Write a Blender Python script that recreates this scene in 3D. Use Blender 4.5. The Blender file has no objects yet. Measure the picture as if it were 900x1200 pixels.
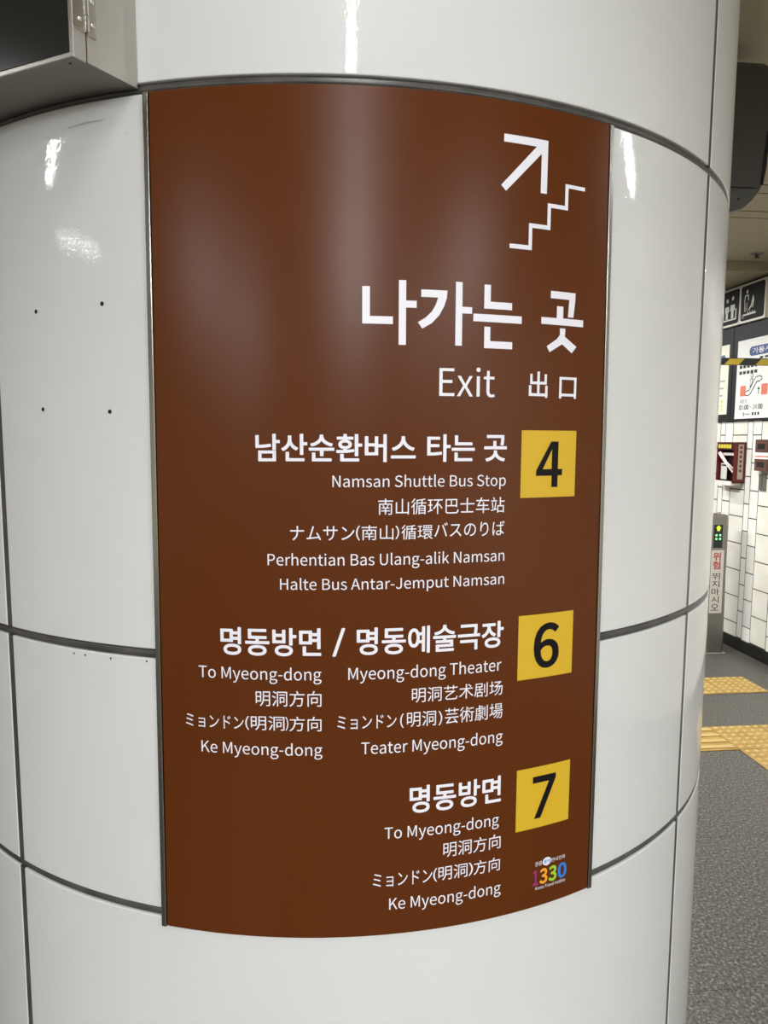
import bpy, bmesh, math, os, random
from mathutils import Vector, Matrix
random.seed(7)
PI = math.pi
C = bpy.context.scene.collection
sc = bpy.context.scene

# ------------------------------------------------------------------ camera
CAM = Vector((0.0, -1.8769, 1.65))
cd = bpy.data.cameras.new('camera')
cd.sensor_fit = 'HORIZONTAL'; cd.sensor_width = 36.0
cd.lens = 823.35 / 900.0 * 36.0
cd.clip_start = 0.02; cd.clip_end = 60
cam = bpy.data.objects.new('camera', cd); C.objects.link(cam)
cF = Vector((0.05952743, 0.99284105, -0.10355255))
cR = Vector((0.99822474, -0.05941002, 0.00422049))
cU = Vector((0.00196178, 0.10361995, 0.99461503))
cam.matrix_world = Matrix(((cR.x, cU.x, -cF.x, CAM.x), (cR.y, cU.y, -cF.y, CAM.y), (cR.z, cU.z, -cF.z, CAM.z), (0, 0, 0, 1)))
sc.camera = cam

# ------------------------------------------------------------------ view, world
sc.view_settings.view_transform = 'Standard'
sc.view_settings.look = 'None'
sc.view_settings.gamma = 1.0
sc.view_settings.use_curve_mapping = False
sc.view_settings.exposure = 1.0
wd = bpy.data.worlds.new('hall_air'); sc.world = wd; wd.use_nodes = True
wd.node_tree.nodes['Background'].inputs[0].default_value = (0.75, 0.8, 0.85, 1)
wd.node_tree.nodes['Background'].inputs[1].default_value = 0.02

# ceiling luminaires: (x, y, length, width, runs along 'x' or 'y', watts)
CEIL = 2.92
LAMPS = [
    (0.07, -1.75, 1.30, 0.10, 'y', 4.5, 'strip light directly over the passage before the sign'),
    (0.15, -3.25, 1.20, 0.10, 'y', 8, 'second strip light of the middle row, after the one before the sign'),
    (0.23, -4.90, 1.30, 0.10, 'y', 45, 'third strip light of the middle row'),
    (0.32, -6.70, 1.30, 0.10, 'y', 45, 'last strip light of the middle row, by the back wall'),
    (-2.60, -1.38, 0.80, 0.10, 'x', 4, 'crosswise strip light beside the column on the cabinet side'),
    (2.60, -1.18, 0.80, 0.10, 'x', 4, 'crosswise strip light beside the column near the tiled wall'),
    (-2.7, -4.6, 1.30, 0.10, 'y', 42, 'lengthwise strip light on the cabinet side of the hall, away from the wall'),
    (2.3, -4.4, 1.30, 0.10, 'y', 45, 'lengthwise strip light on the tiled side of the hall, away from the back wall'),
    (-2.7, -6.8, 1.30, 0.10, 'y', 85, 'added lengthwise fill light, out of view, on the cabinet side by the back wall'),  # this and the next are unseen fill lamps, added to brighten the lower column
    (2.2, -6.6, 1.30, 0.10, 'y', 42, 'added lengthwise fill light, out of view, on the tiled side by the back wall'),
    (-3.9, -2.2, 0.9, 0.10, 'y', 2.5, 'strip light closest to the plain cream side wall'),
    (1.75, 1.9, 1.20, 0.10, 'y', 25, 'strip light over the passage between column and tiled wall'),
    (0.6, 3.0, 1.20, 0.10, 'y', 62, 'strip light over the tactile paving behind the column'),
    (2.1, 4.6, 1.00, 0.10, 'y', 22, 'strip light past the escalator post at the far end'),
]
# walls, floor and passage are laid out in the frame of the tiled wall: u runs along it, v towards it
BETA = -0.03953727
UH = Vector((math.sin(BETA), math.cos(BETA), 0)); VH = Vector((math.cos(BETA), -math.sin(BETA), 0))
WALLV = 3.333
def W(v, u, z): return Vector((CAM.x, CAM.y, 0)) + UH * u + VH * v + Vector((0, 0, z))

# ------------------------------------------------------------------ materials
def mat(name, col, rough=0.5, metal=0.0, spec=0.5, coat=0.0, coat_rough=0.05, emit=None, estr=0.0):
    m = bpy.data.materials.new(name); m.use_nodes = True
    b = m.node_tree.nodes['Principled BSDF']
    b.inputs['Base Color'].default_value = (*col, 1)
    b.inputs['Roughness'].default_value = rough
    b.inputs['Metallic'].default_value = metal
    b.inputs['Specular IOR Level'].default_value = spec
    b.inputs['Coat Weight'].default_value = coat
    b.inputs['Coat Roughness'].default_value = coat_rough
    if emit:
        b.inputs['Emission Color'].default_value = (*emit, 1); b.inputs['Emission Strength'].default_value = estr
    return m
def nd(m, t, **kw):
    n = m.node_tree.nodes.new(t)
    for k, v in kw.items():
        if k in n.inputs: n.inputs[k].default_value = v
        else: setattr(n, k, v)
    return n
def bsdf(m): return m.node_tree.nodes['Principled BSDF']
def noise_bump(m, scale, strength, dist, detail=2.0, sock='Normal', stretch=None):
    L = m.node_tree.links
    tc = nd(m, 'ShaderNodeTexCoord'); n = nd(m, 'ShaderNodeTexNoise', Scale=scale, Detail=detail)
    src = tc.outputs['Object']
    if stretch:
        mp = nd(m, 'ShaderNodeMapping'); mp.inputs['Scale'].default_value = stretch
        L.new(src, mp.inputs[0]); src = mp.outputs[0]
    L.new(src, n.inputs['Vector'])
    b = nd(m, 'ShaderNodeBump', Strength=strength, Distance=dist)
    L.new(n.outputs['Fac'], b.inputs['Height']); L.new(b.outputs[0], bsdf(m).inputs[sock])
    return n, b
def noise_color(m, scale, stops, detail=3.0, rough=0.5, stretch=None, w=0.0):
    L = m.node_tree.links
    tc = nd(m, 'ShaderNodeTexCoord'); n = nd(m, 'ShaderNodeTexNoise', Scale=scale, Detail=detail, Roughness=rough)
    src = tc.outputs['Object']
    if stretch:
        mp = nd(m, 'ShaderNodeMapping'); mp.inputs['Scale'].default_value = stretch
        L.new(src, mp.inputs[0]); src = mp.outputs[0]
    L.new(src, n.inputs['Vector'])
    r = nd(m, 'ShaderNodeValToRGB'); e = r.color_ramp.elements
    while len(e) < len(stops): e.new(0.5)
    for q, (p, c) in zip(e, stops): q.position = p; q.color = (*c, 1)
    L.new(n.outputs['Fac'], r.inputs[0]); L.new(r.outputs[0], bsdf(m).inputs['Base Color'])
    return r
def lin(r, g, b):
    f = lambda c: ((c / 255 + 0.055) / 1.055) ** 2.4 if c > 10 else c / 255 / 12.92
    return (f(r), f(g), f(b))

M = {}
M['enamel'] = mat('white_enamel', (0.66, 0.66, 0.645), 0.45, spec=0.2, coat=0.7, coat_rough=0.02)
noise_color(M['enamel'], 3.0, [(0.3, (0.640, 0.646, 0.643)), (0.7, (0.672, 0.674, 0.668))])
n, b = noise_bump(M['enamel'], 240, 0.12, 0.0008, 1.5)
M['enamel'].node_tree.links.new(b.outputs[0], bsdf(M['enamel']).inputs['Coat Normal'])
M['gasket'] = mat('dark_joint_rubber', (0.052, 0.048, 0.044), 0.35)
noise_color(M['gasket'], 18, [(0.3, (0.038, 0.036, 0.034)), (0.7, (0.085, 0.080, 0.072))])
M['gasket_bead'] = mat('joint_bead', (0.13, 0.125, 0.115), 0.3, metal=0.3)
M['core'] = mat('column_core', (0.03, 0.03, 0.03), 0.8)
M['hole'] = mat('drilled_hole', (0.008, 0.008, 0.008), 0.9)
M['chip'] = mat('enamel_chip', (0.02, 0.019, 0.018), 0.8)
M['scuff'] = mat('scuff_mark', (0.42, 0.41, 0.39), 0.6)
M['brown'] = mat('brown_sheet', lin(88, 43, 11), 0.28, spec=0.20)
noise_bump(M['brown'], 900, 0.25, 0.0002)
M['brown_edge'] = mat('brown_sheet_edge', lin(92, 40, 26), 0.4)
M['strip'] = mat('brushed_strip', (0.35, 0.34, 0.31), 0.22, metal=1.0)
M['print_white'] = mat('white_print', (0.80, 0.79, 0.86), 0.4)
M['print_black'] = mat('black_print', lin(18, 13, 18), 0.5, spec=0.15)
M['plate_yellow'] = mat('yellow_sticker', lin(208, 170, 42), 0.42, spec=0.3)
M['magenta'] = mat('magenta_print', lin(150, 40, 105), 0.4)
M['orange'] = mat('orange_print', lin(232, 160, 50), 0.4)
M['green'] = mat('green_print', lin(150, 200, 60), 0.4)
M['blue'] = mat('blue_print', lin(45, 120, 205), 0.4)
M['navy'] = mat('navy_print', lin(40, 70, 125), 0.5)
M['steel'] = mat('brushed_stainless', (0.56, 0.53, 0.49), 0.33, metal=0.92)
noise_bump(M['steel'], 60, 0.12, 0.0006, 2.0, stretch=(1, 1, 14))
M['steel_dull'] = mat('dull_stainless', (0.24, 0.225, 0.20), 0.42, metal=0.8)  # dull steel; also used as painted shade under the cabinet
M['steel_bright'] = mat('polished_stainless', (0.75, 0.73, 0.69), 0.18, metal=1.0)
M['dark_glass'] = mat('dark_screen_glass', (0.018, 0.018, 0.017), 0.16, spec=0.5)
M['granite'] = mat('granite', (0.1, 0.1, 0.1), 0.42, spec=0.35)
noise_color(M['granite'], 95, [(0.36, lin(34, 32, 28)), (0.47, lin(66, 63, 57)), (0.55, lin(90, 86, 79)), (0.64, lin(140, 136, 125))], 6, 0.72)
M['granite_dark'] = mat('granite_joint', lin(92, 88, 80), 0.7)
M['tactile'] = mat('tactile_yellow', lin(170, 138, 62), 0.5)
noise_color(M['tactile'], 9, [(0.35, lin(146, 115, 50)), (0.65, lin(168, 136, 66))])
M['tactile_worn'] = mat('tactile_worn_top', lin(180, 153, 92), 0.5)
M['tile'] = mat('cream_glazed_tile', lin(232, 228, 214), 0.22)
noise_color(M['tile'], 6, [(0.3, lin(226, 221, 206)), (0.7, lin(238, 234, 222))])
M['tile_pale'] = mat('white_glazed_tile', lin(238, 236, 226), 0.22)
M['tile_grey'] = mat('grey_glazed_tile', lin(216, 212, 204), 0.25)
M['grout'] = mat('dark_grout', lin(62, 55, 47), 0.9)
M['skirt'] = mat('black_stone_skirting', (0.012, 0.012, 0.011), 0.3)
M['ceiling'] = mat('beige_ceiling_panel', lin(158, 149, 122), 0.65)
M['ceiling_gap'] = mat('ceiling_gap', (0.02, 0.018, 0.014), 0.9)
M['plaster'] = mat('cream_plaster', lin(205, 200, 186), 0.7)
M['black_board'] = mat('black_backing_board', (0.022, 0.022, 0.023), 0.55, spec=0.2)
M['black_sheet'] = mat('black_sign_face', (0.016, 0.014, 0.012), 0.6, spec=0.15)
M['frame_white'] = mat('cream_sign_frame', lin(206, 200, 182), 0.4)
M['pictogram'] = mat('pictogram_white', lin(205, 205, 190), 0.5)
M['pictogram_red'] = mat('pictogram_maroon', lin(104, 48, 44), 0.5)
M['paper'] = mat('poster_paper', lin(232, 230, 222), 0.6)
M['paper_cream'] = mat('poster_cream', lin(232, 228, 204), 0.6)
M['salmon'] = mat('salmon_print', lin(214, 120, 92), 0.6)
M['ink'] = mat('grey_ink', lin(44, 42, 40), 0.6)
M['ink_pale'] = mat('pale_ink', lin(160, 156, 148), 0.6)
M['teal'] = mat('teal_print', lin(40, 110, 150), 0.6)
M['sand'] = mat('sand_print', lin(226, 196, 120), 0.6)
M['hazard_yellow'] = mat('hazard_yellow', lin(176, 152, 40), 0.45)
M['hazard_black'] = mat('hazard_black', (0.01, 0.01, 0.012), 0.45)
M['red_box'] = mat('maroon_cabinet_paint', lin(92, 22, 22), 0.35)
M['red_dark'] = mat('maroon_interior', lin(52, 20, 26), 0.6)
M['hose'] = mat('white_hose', lin(232, 220, 212), 0.6)
M['sticker'] = mat('sticker_grey', lin(206, 202, 192), 0.5)
M['sticker_dim'] = mat('sticker_tan', lin(176, 158, 136), 0.5)
M['yellow_text'] = mat('yellow_header', lin(216, 196, 60), 0.5)
M['red_print'] = mat('red_print', lin(176, 32, 46), 0.5)
M['led_panel'] = mat('led_panel', (0.004, 0.008, 0.006), 0.3)
M['led_arrow'] = mat('lit_arrow', (0.3, 0.6, 0.02), 0.5, emit=(0.62, 0.95, 0.02), estr=1.1)
M['led_dot'] = mat('lit_dot', (0.1, 0.5, 0.2), 0.5, emit=(0.25, 0.85, 0.30), estr=0.9)
M['brown_device'] = mat('device_brown', lin(92, 62, 52), 0.5)
M['grey_plate'] = mat('grey_plate', lin(112, 108, 100), 0.45, metal=0.3)
M['monitor_shell'] = mat('dark_monitor_shell', (0.050, 0.040, 0.033), 0.5)
M['monitor_trim'] = mat('monitor_grey_trim', (0.065, 0.062, 0.052), 0.5)
M['lamp_housing'] = mat('lamp_housing', (0.5, 0.5, 0.48), 0.4)
M['lamp_glow'] = mat('lamp_glow', (0.9, 0.9, 0.9), 0.5, emit=(1.0, 0.97, 0.92), estr=4.0)

# ------------------------------------------------------------------ object helpers
def link(name, me, m, parent=None):
    o = bpy.data.objects.new(name, me); C.objects.link(o)
    if m is not None: me.materials.append(m)
    if parent is not None: o.parent = parent
    return o
def mesh(name, verts, faces, smooth=False):
    me = bpy.data.meshes.new(name); me.from_pydata([tuple(v) for v in verts], [], faces); me.update()
    if smooth: me.shade_smooth()
    return me
def root(name, label, cat, loc=(0, 0, 0), rot=0.0, group=None):
    o = bpy.data.objects.new(name, None); C.objects.link(o); o.empty_display_size = 0.05
    o.location = loc; o.rotation_euler = (0, 0, rot); o['label'] = label; o['category'] = cat
    if group: o['group'] = group
    return o
def tag(o, label=None, cat=None, group=None, kind=None):
    for k, v in (('label', label), ('category', cat), ('group', group), ('kind', kind)):
        if v: o[k] = v
    return o
def bm_done(bm, name, smooth=False):
    bmesh.ops.recalc_face_normals(bm, faces=bm.faces[:])
    me = bpy.data.meshes.new(name); bm.to_mesh(me); bm.free()
    if smooth: me.shade_smooth()
    return me
def box_bm(lo, hi, bevel=0.0, seg=1, bm=None):
    own = bm is None
    if own: bm = bmesh.new()
    x0, y0, z0 = lo; x1, y1, z1 = hi
    vs = [bm.verts.new(p) for p in ((x0, y0, z0), (x1, y0, z0), (x1, y1, z0), (x0, y1, z0), (x0, y0, z1), (x1, y0, z1), (x1, y1, z1), (x0, y1, z1))]
    fs = [bm.faces.new([vs[i] for i in f]) for f in ((0, 3, 2, 1), (4, 5, 6, 7), (0, 1, 5, 4), (1, 2, 6, 5), (2, 3, 7, 6), (3, 0, 4, 7))]
    if bevel > 0:
        es = list({e for f in fs for e in f.edges})
        bmesh.ops.bevel(bm, geom=es, offset=bevel, segments=seg, profile=0.5, affect='EDGES')
    return bm
def box(name, lo, hi, m, parent=None, bevel=0.0, seg=1):
    return link(name, bm_done(box_bm(lo, hi, bevel, seg), name), m, parent)
def prism(name, poly, f, depth, m, parent=None, holes=()):
    """poly in (a, b); f(a, b, d) -> xyz; extruded from d=0 to d=depth (front at depth)."""
    from mathutils.geometry import tessellate_polygon
    loops = [list(poly)] + [list(h) for h in holes]
    flat = [p for l in loops for p in l]
    tris = tessellate_polygon([[Vector((a, b, 0)) for a, b in l] for l in loops])
    n = len(flat)
    verts = [f(a, b, depth) for a, b in flat] + [f(a, b, 0) for a, b in flat]
    faces = [tuple(t) for t in tris] + [tuple(i + n for i in reversed(t)) for t in tris]
    k = 0
    for l in loops:
        for i in range(len(l)):
            j = (i + 1) % len(l); faces.append((k + i, k + j, k + j + n, k + i + n))
        k += len(l)
    bm = bmesh.new(); me0 = mesh('tmp', verts, faces); bm.from_mesh(me0); bpy.data.meshes.remove(me0)
    return link(name, bm_done(bm, name), m, parent)
def tube_bm(pts, r, n=10, bm=None):
    own = bm is None
    if own: bm = bmesh.new()
    rings = []
    for i, p in enumerate(pts):
        p = Vector(p); a = Vector(pts[max(i - 1, 0)]); b = Vector(pts[min(i + 1, len(pts) - 1)])
        d = (b - a).normalized(); s = d.orthogonal().normalized(); t = d.cross(s)
        rings.append([bm.verts.new(p + (s * math.cos(2 * PI * k / n) + t * math.sin(2 * PI * k / n)) * r) for k in range(n)])
    for a, b in zip(rings, rings[1:]):
        for k in range(n): bm.faces.new((a[k], a[(k + 1) % n], b[(k + 1) % n], b[k]))
    bm.faces.new(rings[0][::-1]); bm.faces.new(rings[-1])
    return bm

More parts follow.
